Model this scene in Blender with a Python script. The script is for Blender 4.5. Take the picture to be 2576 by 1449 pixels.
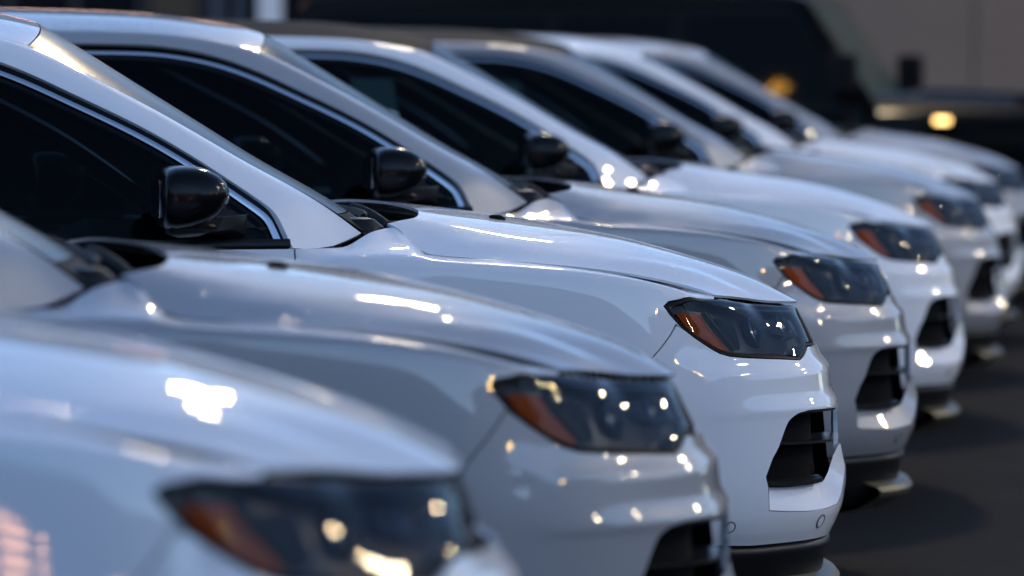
import bpy, math, random
import numpy as np
from mathutils import Vector, geometry as mgeo

SC = bpy.context.scene
for _o in list(bpy.data.objects):
    bpy.data.objects.remove(_o)

# ---------------------------------------------------------------- camera
CAM_H = 1.416
cam_d = bpy.data.cameras.new('camera')
cam = bpy.data.objects.new('camera', cam_d); SC.collection.objects.link(cam)
cam_d.sensor_width = 36.0
cam_d.lens = 11871.0 / 2576.0 * 36.0            # a 166 mm telephoto
cam_d.clip_start, cam_d.clip_end = 0.1, 2000.0
cam.location = (0, 0, CAM_H)
cam.rotation_euler = (math.pi/2 - math.atan((724.5-175.06)/11871.0), 0, 0)
cam_d.dof.use_dof = True
cam_d.dof.focus_distance = 10.35
cam_d.dof.aperture_fstop = 3.0
cam_d.dof.aperture_blades = 0
SC.camera = cam

# ---------------------------------------------------------------- dusk sky, the last glow of the sun, exposure
W = bpy.data.worlds.new('World'); SC.world = W; W.use_nodes = True
_nt = W.node_tree; _bg = _nt.nodes['Background']
_sky = _nt.nodes.new('ShaderNodeTexSky'); _sky.sky_type = 'NISHITA'; _sky.sun_disc = False
SUN_EL, SUN_AZ = math.radians(14.0), math.radians(-60.0)     # azimuth clockwise from +Y, the glow is low on the left beyond the cars
_sky.sun_elevation = SUN_EL; _sky.sun_rotation = SUN_AZ
_sky.altitude = 3000; _sky.air_density = 1.0; _sky.dust_density = 0.3; _sky.ozone_density = 2.0
_wb = _nt.nodes.new('ShaderNodeMix'); _wb.data_type = 'RGBA'; _wb.blend_type = 'MULTIPLY'; _wb.inputs[0].default_value = 1.0
_wb.inputs[7].default_value = (1.0, .95, .96, 1)          # the camera's cool white balance
_nt.links.new(_sky.outputs[0], _wb.inputs[6]); _nt.links.new(_wb.outputs[2], _bg.inputs[0]); _bg.inputs[1].default_value = 0.12
sun_d = bpy.data.lights.new('sun', 'SUN'); sun_d.energy = 0.05; sun_d.angle = math.radians(12); sun_d.color = (1.0, .80, .62)
sun = bpy.data.objects.new('sun', sun_d); SC.collection.objects.link(sun)
sun.rotation_euler = (Vector((-math.sin(SUN_AZ)*math.cos(SUN_EL), -math.cos(SUN_AZ)*math.cos(SUN_EL), -math.sin(SUN_EL)))).to_track_quat('-Z', 'Y').to_euler()
SC.view_settings.view_transform = 'Standard'; SC.view_settings.look = 'None'
SC.view_settings.exposure = 1.56; SC.view_settings.gamma = 1.0; SC.view_settings.use_curve_mapping = False
SC.render.engine = 'CYCLES'
SC.cycles.max_bounces = 10; SC.cycles.transparent_max_bounces = 12
SC.cycles.use_denoising = True
SC.cycles.sample_clamp_indirect = 12.0
random.seed(4)

# ---------------------------------------------------------------- materials
def mat(name, base, rough=.5, metal=0.0, coat=0.0, coat_rough=.03, spec=.5, ior=1.5, emit=None, estr=0.0):
    m = bpy.data.materials.new(name); m.use_nodes = True
    b = m.node_tree.nodes['Principled BSDF']
    b.inputs['Base Color'].default_value = (*base, 1); b.inputs['Roughness'].default_value = rough
    b.inputs['Metallic'].default_value = metal; b.inputs['Coat Weight'].default_value = coat
    b.inputs['Coat Roughness'].default_value = coat_rough; b.inputs['Specular IOR Level'].default_value = spec
    b.inputs['IOR'].default_value = ior
    if emit: b.inputs['Emission Color'].default_value = (*emit, 1); b.inputs['Emission Strength'].default_value = estr
    return m
def nodes(m): return m.node_tree.nodes, m.node_tree.links, m.node_tree.nodes['Principled BSDF']
def noise_tint(m, a, b, scale=6.0, detail=4.0, rough_lo=None, rough_hi=None, bump=0.0, bscale=80.0, coord='Object'):
    N, L, P = nodes(m)
    tc = N.new('ShaderNodeTexCoord'); nz = N.new('ShaderNodeTexNoise'); nz.inputs['Scale'].default_value = scale; nz.inputs['Detail'].default_value = detail
    L.new(tc.outputs[coord], nz.inputs['Vector'])
    r = N.new('ShaderNodeValToRGB'); r.color_ramp.elements[0].position = .35; r.color_ramp.elements[1].position = .68
    r.color_ramp.elements[0].color = (*a, 1); r.color_ramp.elements[1].color = (*b, 1)
    L.new(nz.outputs['Fac'], r.inputs[0]); L.new(r.outputs[0], P.inputs['Base Color'])
    if rough_lo is not None:
        mr = N.new('ShaderNodeMapRange'); mr.inputs['To Min'].default_value = rough_lo; mr.inputs['To Max'].default_value = rough_hi
        L.new(nz.outputs['Fac'], mr.inputs['Value']); L.new(mr.outputs[0], P.inputs['Roughness'])
    if bump:
        n2 = N.new('ShaderNodeTexNoise'); n2.inputs['Scale'].default_value = bscale; n2.inputs['Detail'].default_value = 3
        L.new(tc.outputs[coord], n2.inputs['Vector'])
        bp = N.new('ShaderNodeBump'); bp.inputs['Strength'].default_value = bump; bp.inputs['Distance'].default_value = .01
        L.new(n2.outputs['Fac'], bp.inputs['Height']); L.new(bp.outputs[0], P.inputs['Normal'])
def dew(m, strength=.7):
    """fine water drops standing on every upward facing surface"""
    N, L, P = nodes(m)
    tc = N.new('ShaderNodeTexCoord'); v = N.new('ShaderNodeTexVoronoi'); v.inputs['Scale'].default_value = 160
    L.new(tc.outputs['Object'], v.inputs['Vector'])
    mr = N.new('ShaderNodeMapRange'); mr.inputs['From Min'].default_value = .35; mr.inputs['From Max'].default_value = .05
    L.new(v.outputs['Distance'], mr.inputs['Value'])
    ge = N.new('ShaderNodeNewGeometry'); sx = N.new('ShaderNodeSeparateXYZ'); L.new(ge.outputs['True Normal'], sx.inputs[0])
    up = N.new('ShaderNodeMapRange'); up.inputs['From Min'].default_value = .90; up.inputs['From Max'].default_value = .985
    L.new(sx.outputs['Z'], up.inputs['Value'])
    mu = N.new('ShaderNodeMath'); mu.operation = 'MULTIPLY'; L.new(mr.outputs[0], mu.inputs[0]); L.new(up.outputs[0], mu.inputs[1])
    bp = N.new('ShaderNodeBump'); bp.inputs['Strength'].default_value = strength; bp.inputs['Distance'].default_value = .007
    L.new(mu.outputs[0], bp.inputs['Height'])
    L.new(bp.outputs[0], P.inputs['Coat Normal'])
WHITE = mat('white_paint', (.80, .80, .80), .45, 0, 1.0, .02, spec=.15); dew(WHITE)
SILVER = mat('silver_paint', (.345, .347, .352), .46, .28, 1.0, .02, spec=.2); dew(SILVER)
BLACKPAINT = mat('black_paint', (.003, .003, .0033), .62, 0, .0, .03, spec=.05)
GLOSSBLACK = mat('gloss_black', (.004, .004, .005), .17, spec=.18)
GRILLEM = mat('grille_blade_plastic', (.012, .012, .012), .26, spec=.5)
SATIN = mat('satin_black_plastic', (.009, .009, .0095), .42, spec=.25)
MATTE = mat('matte_black_plastic', (.006, .006, .006), .66, spec=.12); noise_tint(MATTE, (.004, .004, .0045), (.008, .008, .008), 30, bump=.08, bscale=400)
VOID = mat('dark_interior', (.004, .004, .004), .9, spec=.1)
RUBBER = mat('rubber', (.010, .010, .010), .7, spec=.2)
CHROME = mat('chrome', (.62, .64, .66), .10, 1.0)
RIM = mat('alloy', (.30, .30, .31), .28, 1.0)
SATINMETAL = mat('satin_silver_trim', (.42, .42, .42), .30, .9)
def tint_glass(name, col, ior):
    m = bpy.data.materials.new(name); m.use_nodes = True
    N, L = m.node_tree.nodes, m.node_tree.links; N.clear()
    o = N.new('ShaderNodeOutputMaterial'); mx = N.new('ShaderNodeMixShader'); fr = N.new('ShaderNodeFresnel'); fr.inputs['IOR'].default_value = ior
    tr = N.new('ShaderNodeBsdfTransparent'); tr.inputs[0].default_value = (*col, 1)
    gl = N.new('ShaderNodeBsdfGlossy'); gl.inputs['Roughness'].default_value = .02
    L.new(fr.outputs[0], mx.inputs[0]); L.new(tr.outputs[0], mx.inputs[1]); L.new(gl.outputs[0], mx.inputs[2]); L.new(mx.outputs[0], o.inputs[0])
    return m
GLASS = tint_glass('tinted_glass', (.20, .26, .27), 1.22)
PAPER = mat('pale_paper', (.5, .6, .55), .8)
SCREEN = mat('windscreen_glass', (.010, .012, .014), .22, spec=.05)
SENSORM = mat('sensor_ring_grey', (.16, .16, .17), .5); dew(SCREEN, .9)
AMBERM = mat('amber_reflector', (.62, .085, .004), .22, 0, 0, .05, spec=.5)
BOWLM = mat('lamp_bowl', (.010, .012, .016), .35, .0, spec=.3)
PROJM = mat('projector_housing', (.07, .085, .11), .2, .6)
BEZEL = mat('lamp_bezel_black', (.006, .006, .007), .5, spec=.12)
FLUTEM = mat('fluted_reflector', (.05, .065, .09), .22, .8)
TAILM = mat('tail_lamp', (.18, .006, .006), .12, 0, 1)
SKIDM = mat('skid_plate', (.13, .115, .07), .40, .6)
PLASTICGREY = mat('interior_grey', (.03, .03, .033), .7)
def ribbed(m, scale=95, strength=.5):
    N, L, P = nodes(m); tc = N.new('ShaderNodeTexCoord'); w = N.new('ShaderNodeTexWave'); w.inputs['Scale'].default_value = scale; w.bands_direction = 'DIAGONAL'
    L.new(tc.outputs['Object'], w.inputs['Vector']); bp = N.new('ShaderNodeBump'); bp.inputs['Strength'].default_value = strength; bp.inputs['Distance'].default_value = .004
    L.new(w.outputs['Fac'], bp.inputs['Height']); L.new(bp.outputs[0], P.inputs['Normal'])
ribbed(AMBERM, 60, .7); ribbed(FLUTEM, 110, .9)
def lens_mat():
    m = bpy.data.materials.new('clear_lens'); m.use_nodes = True
    N, L = m.node_tree.nodes, m.node_tree.links; N.clear()
    o = N.new('ShaderNodeOutputMaterial'); mx = N.new('ShaderNodeMixShader'); fr = N.new('ShaderNodeFresnel'); fr.inputs['IOR'].default_value = 1.30
    tr = N.new('ShaderNodeBsdfTransparent'); tr.inputs[0].default_value = (.86, .90, .96, 1)
    gl = N.new('ShaderNodeBsdfGlossy'); gl.inputs['Roughness'].default_value = .02
    L.new(fr.outputs[0], mx.inputs[0]); L.new(tr.outputs[0], mx.inputs[1]); L.new(gl.outputs[0], mx.inputs[2]); L.new(mx.outputs[0], o.inputs[0])
    return m
LENS = lens_mat()

# ---------------------------------------------------------------- geometry kit
def pchip_d(x, Y):
    """Fritsch-Carlson slopes; x (M,), Y (M,...)"""
    h = np.diff(x).reshape((-1,) + (1,) * (Y.ndim - 1))
    m = np.diff(Y, axis=0) / h
    d = np.zeros_like(Y)
    if len(x) == 2:
        d[:] = m[0]; return d
    a, b = m[:-1], m[1:]
    w1, w2 = 2 * h[1:] + h[:-1], h[1:] + 2 * h[:-1]
    ok = a * b > 0
    sa, sb = np.where(ok, a, 1), np.where(ok, b, 1)
    d[1:-1] = np.where(ok, (w1 + w2) / (w1 / sa + w2 / sb), 0)
    d[0], d[-1] = m[0], m[-1]
    return d

def hermite(x, Y, D, q):
    i = np.clip(np.searchsorted(x, q) - 1, 0, len(x) - 2)
    h = x[i + 1] - x[i]; s = (q - x[i]) / h
    sh = (-1,) + (1,) * (Y.ndim - 1)
    s = s.reshape(sh); h = h.reshape(sh)
    s2, s3 = s * s, s * s * s
    return ((2*s3 - 3*s2 + 1) * Y[i] + (s3 - 2*s2 + s) * h * D[i]
            + (3*s2 - 2*s3) * Y[i + 1] + (s3 - s2) * h * D[i + 1])

def pchip(x, Y, q):
    x = np.asarray(x, float); Y = np.asarray(Y, float)
    return hermite(x, Y, pchip_d(x, Y), np.asarray(q, float))

def cspline_d(x, Y):
    """natural cubic spline slopes"""
    n = len(x); h = np.diff(x); A = np.zeros((n, n)); B = np.zeros(Y.shape)
    hs = h.reshape((-1,) + (1,) * (Y.ndim - 1)); m = np.diff(Y, axis=0) / hs
    A[0, 0], A[0, 1] = 2, 1; B[0] = 3 * m[0]
    A[-1, -1], A[-1, -2] = 2, 1; B[-1] = 3 * m[-1]
    for i in range(1, n - 1):
        A[i, i-1], A[i, i], A[i, i+1] = 1/h[i-1], 2/h[i-1] + 2/h[i], 1/h[i]
        B[i] = 3 * (m[i-1] / h[i-1] + m[i] / h[i])
    return np.linalg.solve(A, B.reshape(n, -1)).reshape(Y.shape)

def cspline(x, Y, q):
    x = np.asarray(x, float); Y = np.asarray(Y, float)
    return hermite(x, Y, cspline_d(x, Y), np.asarray(q, float))

def chord(P):
    P = np.asarray(P, float)
    return np.concatenate([[0], np.cumsum(np.linalg.norm(np.diff(P, axis=0), axis=1))])

def resample(P, n, smooth=True):
    P = np.asarray(P, float); c = chord(P); q = np.linspace(0, c[-1], n)
    if smooth and len(P) > 2: return cspline(c, P, q)
    return np.stack([np.interp(q, c, P[:, k]) for k in range(P.shape[1])], 1)

class Surf:
    """base class: ev(u,t)->(N,3); normals by differences; sign picks the outside"""
    sign = 1.0
    def n(self, u, t, e=1e-3):
        u = np.asarray(u, float); t = np.asarray(t, float)
        (u0, u1), (t0, t1) = self.dom
        ua, ub = np.clip(u - e, u0, u1), np.clip(u + e, u0, u1)
        ta, tb = np.clip(t - e, t0, t1), np.clip(t + e, t0, t1)
        du = self.ev(ub, t) - self.ev(ua, t); dt = self.ev(u, tb) - self.ev(u, ta)
        n = np.cross(du, dt) * self.sign
        return n / np.maximum(np.linalg.norm(n, axis=1, keepdims=True), 1e-12)
    def at(self, u, t, off=0.0):
        p = self.ev(np.asarray(u, float), np.asarray(t, float))
        return p + self.n(u, t) * off if np.any(off) else p
    def grid(self):
        if not hasattr(self, '_g'):
            (u0, u1), (t0, t1) = self.dom
            U, T = np.meshgrid(np.linspace(u0, u1, self.gn[0]), np.linspace(t0, t1, self.gn[1]), indexing='ij')
            self._g = (U.ravel(), T.ravel(), self.ev(U.ravel(), T.ravel()))
        return self._g
    def inv(self, P, off=0.0):
        """nearest surface parameters of 3-D points"""
        P = np.atleast_2d(np.asarray(P, float)); U, T, G = self.grid()
        i = np.array([np.argmin(((G - p) ** 2).sum(1)) for p in P])
        u, t = U[i].copy(), T[i].copy(); e = 1e-3
        (u0, u1), (t0, t1) = self.dom
        for _ in range(6):
            q = self.at(u, t, off); r = P - q
            du = (self.at(np.clip(u + e, u0, u1), t, off) - self.at(np.clip(u - e, u0, u1), t, off)) / (np.clip(u + e, u0, u1) - np.clip(u - e, u0, u1))[:, None]
            dt = (self.at(u, np.clip(t + e, t0, t1), off) - self.at(u, np.clip(t - e, t0, t1), off)) / (np.clip(t + e, t0, t1) - np.clip(t - e, t0, t1))[:, None]
            a, b, c = (du*du).sum(1), (du*dt).sum(1), (dt*dt).sum(1)
            f, g = (du*r).sum(1), (dt*r).sum(1); D = a*c - b*b + 1e-12
            su, st = (c*f - b*g) / D, (a*g - b*f) / D
            u = np.clip(u + np.clip(su, -.05, .05), u0, u1); t = np.clip(t + np.clip(st, -.7, .7), t0, t1)
        return np.stack([u, t], 1)

class BodySkin(Surf):
    """side + corner + nose of the right half, u = plan arc length from the tail, t = rail index"""
    sign = 1.0
    def __init__(self, plan, cols):
        self.plan = np.array(plan, float); self.cu = chord(self.plan)
        self.dom = ((0.0, self.cu[-1]), (0.0, 15.0)); self.gn = (560, 130)
        ks = sorted(cols)
        self.ku = np.array([self.cu[k] for k in ks])
        self.tab = np.array([cols[k] for k in ks], float)        # K,16,2  (z, inset)
        self.Dp = cspline_d(self.cu, self.plan)
        self.Dt = pchip_d(self.ku, self.tab)
    def ev(self, u, t):
        b = hermite(self.cu, self.plan, self.Dp, u); e = 2e-3
        d = hermite(self.cu, self.plan, self.Dp, np.minimum(u + e, self.cu[-1])) - hermite(self.cu, self.plan, self.Dp, np.maximum(u - e, 0))
        d /= np.linalg.norm(d, axis=1, keepdims=True)
        n = np.stack([d[:, 1], -d[:, 0]], 1)                      # outward for a path running tail -> nose on the right side
        rows = hermite(self.ku, self.tab, self.Dt, u)             # N,16,2
        x = np.arange(16.0); Y = np.moveaxis(rows, 1, 0)          # 16,N,2
        D = pchip_d(x, Y)
        i = np.clip(t.astype(int), 0, 14); s = (t - i)[:, None]; k = np.arange(len(t))
        s2, s3 = s*s, s*s*s
        v = (2*s3-3*s2+1)*Y[i, k] + (s3-2*s2+s)*D[i, k] + (3*s2-2*s3)*Y[i+1, k] + (s3-s2)*D[i+1, k]
        return np.stack([b[:, 0] - n[:, 0]*v[:, 1], b[:, 1] - n[:, 1]*v[:, 1], v[:, 0]], 1)

class Loft(Surf):
    """rails: list of 3-D key polylines; u in 0..1 along them, t = position across"""
    def __init__(self, rails, tpos, sign=1.0, gn=(160, 60), keys=None, smooth_t=False):
        self.sign = sign; self.gn = gn; self.tp = np.array(tpos, float)
        self.R = []
        for k, r in enumerate(rails):
            r = np.array(r, float); c = chord(r)
            self.R.append((c / c[-1] if keys is None else np.array(keys[k], float), r))
        self.R = [(c, r, cspline_d(c, r)) for c, r in self.R]
        self.dom = ((0.0, 1.0), (self.tp[0], self.tp[-1])); self.sm = smooth_t
    def ev(self, u, t):
        Y = np.stack([hermite(c, r, d, u) for c, r, d in self.R])   # M,N,3
        D = cspline_d(self.tp, Y) if self.sm else pchip_d(self.tp, Y)
        i = np.clip(np.searchsorted(self.tp, t) - 1, 0, len(self.tp) - 2); k = np.arange(len(u))
        h = (self.tp[i+1] - self.tp[i])[:, None]; s = (t - self.tp[i])[:, None] / h; s2, s3 = s*s, s*s*s
        return (2*s3-3*s2+1)*Y[i, k] + (s3-2*s2+s)*h*D[i, k] + (3*s2-2*s3)*Y[i+1, k] + (s3-s2)*h*D[i+1, k]

# ---------------------------------------------------------------- the body surfaces of the car (right half, x forward, y left)
PLAN = [(-4.38, 0), (-4.36, -.40), (-4.29, -.62), (-4.16, -.76), (-3.95, -.825), (-3.5, -.862), (-3.0, -.868), (-2.4, -.868), (-1.9, -.868),
        (-1.36, -.868), (-1.25, -.870), (-1.15, -.872), (-1.105, -.873), (-1.05, -.874), (-.90, -.875), (-.75, -.873), (-.60, -.864), (-.50, -.848), (-.42, -.829),
        (-.30, -.787), (-.21, -.738), (-.13, -.675), (-.075, -.605), (-.03, -.505), (.008, -.385), (.031, -.25), (.045, 0)]
_zd = [.30, .36, .42, .50, .58, .64, .69, .73, .77, .81, .85, .90, .95, .995, 1.018, 1.038]
_id = [.035, .020, .012, .006, .002, 0, 0, 0, .001, .003, .005, .008, .011, .015, .019, .026]
def _col(z, i): return list(zip(z, i))
COLS = {
 0: _col(_zd, [.035, .02, .012, .006, .002, 0, 0, 0, .01, .02, .03, .05, .07, .09, .11, .13]),
 3: _col(_zd, [.035, .02, .012, .006, .002, 0, 0, 0, .005, .01, .02, .03, .045, .06, .075, .09]),
 5: _col(_zd, _id), 9: _col(_zd, _id),
 10: _col(_zd[:13] + [1.014, 1.028, 1.037], _id[:13] + [.018, .055, .10]),
 11: _col(_zd[:13] + [1.012, 1.038, 1.070], _id[:13] + [.018, .115, .210]),
 12: _col(_zd[:13] + [1.010, 1.036, 1.076], _id[:13] + [.0175, .13, .238]),
 13: _col(_zd[:13] + [1.007, 1.014, 1.019], _id[:13] + [.017, .09, .160]),
 14: _col(_zd[:12] + [.948, .996, 1.003, 1.006], _id[:12] + [.010, .016, .085, .147]),
 15: _col(_zd[:11] + [.890, .940, .983, .989, .991], _id[:11] + [.007, .010, .017, .080, .140]),
 16: _col([.382, .415, .44, .51, .58, .635, .68, .715, .75, .785, .82, .865, .915, .960, .967, .970], [.036, .020, .011, .004, .001, 0, 0, 0, .001, .003, .005, .008, .013, .021, .075, .135]),
 17: _col([.382, .415, .445, .515, .58, .635, .675, .708, .742, .774, .805, .846, .893, .935, .945, .948], [.037, .020, .010, .002, 0, 0, 0, .001, .004, .007, .012, .017, .022, .030, .074, .128]),
 18: _col([0.38, 0.412, 0.445, 0.515, 0.58, 0.648, 0.668, 0.702, 0.744, 0.751, 0.782, 0.826, 0.872, 0.908, 0.924, 0.932], [0.038, 0.02, 0.009, 0.001, 0, 0.0, -0.001, 0.001, 0.005, 0.006, 0.018, 0.025, 0.034, 0.046, 0.076, 0.116]),
 19: _col([0.374, 0.408, 0.445, 0.512, 0.58, 0.648, 0.668, 0.702, 0.744, 0.751, 0.772, 0.815, 0.862, 0.892, 0.904, 0.911], [0.038, 0.019, 0.007, 0, 0.001, 0.003, 0.002, 0.01, 0.016, 0.018, 0.03, 0.044, 0.064, 0.086, 0.1, 0.116]),
 20: _col([0.374, 0.408, 0.445, 0.512, 0.575, 0.648, 0.668, 0.702, 0.744, 0.751, 0.77, 0.812, 0.856, 0.884, 0.895, 0.902], [0.038, 0.019, 0.007, 0, 0.003, 0.007, 0.006, 0.018, 0.024, 0.027, 0.041, 0.062, 0.09, 0.118, 0.133, 0.148]),
 21: _col([0.374, 0.408, 0.445, 0.512, 0.572, 0.648, 0.668, 0.702, 0.744, 0.751, 0.77, 0.811, 0.852, 0.88, 0.89, 0.896], [0.037, 0.019, 0.007, 0, 0.006, 0.013, 0.012, 0.026, 0.032, 0.035, 0.051, 0.07, 0.096, 0.12, 0.132, 0.142]),
 22: _col([0.374, 0.408, 0.445, 0.511, 0.57, 0.648, 0.668, 0.702, 0.744, 0.751, 0.77, 0.81, 0.85, 0.876, 0.886, 0.892], [0.036, 0.019, 0.006, 0, 0.01, 0.017, 0.016, 0.031, 0.037, 0.04, 0.055, 0.072, 0.094, 0.114, 0.124, 0.133]),
 23: _col([0.374, 0.408, 0.445, 0.51, 0.57, 0.648, 0.668, 0.702, 0.744, 0.751, 0.77, 0.808, 0.845, 0.872, 0.882, 0.888], [0.035, 0.019, 0.006, 0, 0.018, 0.02, 0.019, 0.034, 0.039, 0.042, 0.057, 0.074, 0.092, 0.106, 0.112, 0.118]),
 24: _col([0.374, 0.408, 0.445, 0.51, 0.57, 0.648, 0.668, 0.702, 0.744, 0.751, 0.77, 0.808, 0.845, 0.872, 0.882, 0.888], [0.035, 0.019, 0.006, 0, 0.018, 0.02, 0.019, 0.034, 0.039, 0.042, 0.057, 0.074, 0.09, 0.102, 0.107, 0.111]),
 26: _col([0.374, 0.408, 0.445, 0.51, 0.57, 0.648, 0.668, 0.702, 0.744, 0.751, 0.77, 0.808, 0.845, 0.872, 0.882, 0.89], [0.035, 0.019, 0.006, 0, 0.018, 0.02, 0.019, 0.034, 0.039, 0.042, 0.055, 0.07, 0.084, 0.094, 0.099, 0.103]),
}
SKIN = BodySkin(PLAN, COLS)

# ---------------------------------------------------------------- mesh helpers
COL = SC.collection
def mk(name, V, F, m, parent=None, N=None, smooth=True):
    me = bpy.data.meshes.new(name)
    me.from_pydata([tuple(map(float, v)) for v in V], [], [tuple(map(int, f)) for f in F])
    me.polygons.foreach_set('use_smooth', [smooth] * len(me.polygons))
    if m: me.materials.append(m)
    me.update()
    if N is not None: me.normals_split_custom_set_from_vertices([tuple(map(float, n)) for n in N])
    o = bpy.data.objects.new(name, me); COL.objects.link(o)
    if parent: o.parent = parent
    return o
def empty(name, loc=(0, 0, 0), rz=0.0):
    o = bpy.data.objects.new(name, None); COL.objects.link(o); o.location = loc; o.rotation_euler = (0, 0, rz); o.empty_display_size = .2
    return o
def tag(o, label=None, cat=None, group=None, kind=None):
    if label: o['label'] = label
    if cat: o['category'] = cat
    if group: o['group'] = group
    if kind: o['kind'] = kind
    return o
def inpoly(P, poly):
    x, y = P[:, 0], P[:, 1]; r = np.zeros(len(P), bool); j = len(poly) - 1
    for i in range(len(poly)):
        xi, yi = poly[i]; xj, yj = poly[j]
        c = (yi > y) != (yj > y)
        with np.errstate(divide='ignore', invalid='ignore'):
            r ^= c & (x < (xj - xi) * (y - yi) / (yj - yi + 1e-30) + xi)
        j = i
    return r
def dist2poly(P, poly):
    d = np.full(len(P), 1e9)
    for i in range(len(poly)):
        a, b = poly[i], poly[(i+1) % len(poly)]; ab = b - a
        s = np.clip(((P - a) @ ab) / (ab @ ab + 1e-18), 0, 1)
        d = np.minimum(d, np.linalg.norm(P - a - s[:, None]*ab, axis=1))
    return d
def dense(poly, step):
    out = []
    for i in range(len(poly)):
        a, b = poly[i], poly[(i+1) % len(poly)]; n = max(1, int(math.ceil(np.linalg.norm(b - a) / step)))
        out += [a + (b - a) * k / n for k in range(n)]
    return np.array(out)
def shrink(poly, g):
    """move a closed outline inwards by g"""
    A = sum(poly[i][0]*poly[(i+1) % len(poly)][1] - poly[(i+1) % len(poly)][0]*poly[i][1] for i in range(len(poly)))
    s = 1 if A > 0 else -1; n = len(poly); out = []
    for i in range(n):
        a, b, c = poly[i-1], poly[i], poly[(i+1) % n]
        e1 = (b - a) / (np.linalg.norm(b - a) + 1e-12); e2 = (c - b) / (np.linalg.norm(c - b) + 1e-12)
        n1, n2 = np.array([-e1[1], e1[0]]), np.array([-e2[1], e2[0]]); m = n1 + n2; l = m @ m
        m = n1 if l < .2 else m * 2 / l
        out.append(b + s * g * m)
    return np.array(out)
def panel(name, S, outline, m, parent, off=0.0, step=.025, flange=.012, holes=(), gap=.002, scale=(1.0, .045), mirror=True, flip_flange=False):
    """a trimmed piece of surface S: outline/holes are (u,t) loops; edges fold inwards by flange. Returns [right, left] objects."""
    sc = np.array(scale)
    po = dense(shrink(np.array(outline, float) * sc, gap), step * .8)
    hs = [dense(shrink(np.array(h, float) * sc, -gap), step * .8) for h in holes]
    lo, hi = po.min(0), po.max(0)
    gx, gy = np.meshgrid(np.arange(lo[0], hi[0], step), np.arange(lo[1], hi[1], step * .87))
    gx = gx + (np.arange(gx.shape[0]) % 2)[:, None] * step * .5
    G = np.stack([gx.ravel(), gy.ravel()], 1)
    ok = inpoly(G, po); G = G[ok]; G = G[dist2poly(G, po) > step * .45]
    for h in hs:
        G = G[~inpoly(G, h)]; G = G[dist2poly(G, h) > step * .45]
    loops = [po] + hs; pts, edges = [], []
    for l in loops:
        s0 = len(pts); pts += list(l); edges += [(s0 + i, s0 + (i+1) % len(l)) for i in range(len(l))]
    nb = len(pts); allp = [Vector((float(p[0]), float(p[1]))) for p in pts] + [Vector((float(p[0]), float(p[1]))) for p in G]
    r = mgeo.delaunay_2d_cdt(allp, edges, [], 0, 1e-7)
    q = np.array([(v.x, v.y) for v in r[0]]); F = np.array([f for f in r[2]])
    c = q[F].mean(1); keep = inpoly(c, po)
    for h in hs: keep &= ~inpoly(c, h)
    F = F[keep]
    (u0, u1), (t0, t1) = S.dom
    u = np.clip(q[:, 0] / sc[0], u0, u1); t = np.clip(q[:, 1] / sc[1], t0, t1)
    n = S.n(u, t); V = S.ev(u, t) + n * off
    fn = np.cross(V[F[:, 1]] - V[F[:, 0]], V[F[:, 2]] - V[F[:, 0]])
    fl = (fn * n[F[:, 0]]).sum(1) < 0; F[fl] = F[fl][:, ::-1]
    used = np.unique(F); remap = -np.ones(len(V), int); remap[used] = np.arange(len(used))
    V, n, F = V[used], n[used], remap[F]
    V, N, FF = list(V), list(n), [tuple(f) for f in F]
    if flange:
        E = {}
        for f in FF:
            for a, b in ((f[0], f[1]), (f[1], f[2]), (f[2], f[0])): E[(a, b)] = 1
        bd = [(a, b) for (a, b) in E if (b, a) not in E]
        nrm = {}
        for a, b in bd:
            o = np.cross(V[b] - V[a], N[a]); o /= np.linalg.norm(o) + 1e-12
            nrm[a] = nrm.get(a, 0) + o; nrm[b] = nrm.get(b, 0) + o
        top, bot = {}, {}
        for v_, o in nrm.items():
            o = o / (np.linalg.norm(o) + 1e-12)
            top[v_] = len(V); V.append(V[v_].copy()); N.append(o)
            bot[v_] = len(V); V.append(V[v_] - N[v_] * flange); N.append(o)
        for a, b in bd: FF.append((top[b], top[a], bot[a], bot[b]))
    V, N = np.array(V), np.array(N)
    out = [mk(name, V, FF, m, parent, N)]
    if mirror:
        M = np.array([1, -1, 1]); out.append(mk(name, V*M, [tuple(reversed(f)) for f in FF], m, parent, N*M))
    return out
def grid_patch(name, P, m, parent, mirror=True, flip=False, smooth=True):
    """P (A,B,3) lattice to a quad mesh"""
    A, B = P.shape[:2]; V = P.reshape(-1, 3)
    F = [(i*B + j, (i+1)*B + j, (i+1)*B + j+1, i*B + j+1) for i in range(A-1) for j in range(B-1)]
    if flip: F = [tuple(reversed(f)) for f in F]
    out = [mk(name, V, F, m, parent, smooth=smooth)]
    if mirror: out.append(mk(name, V*np.array([1, -1, 1]), [tuple(reversed(f)) for f in F], m, parent, smooth=smooth))
    return out
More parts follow.
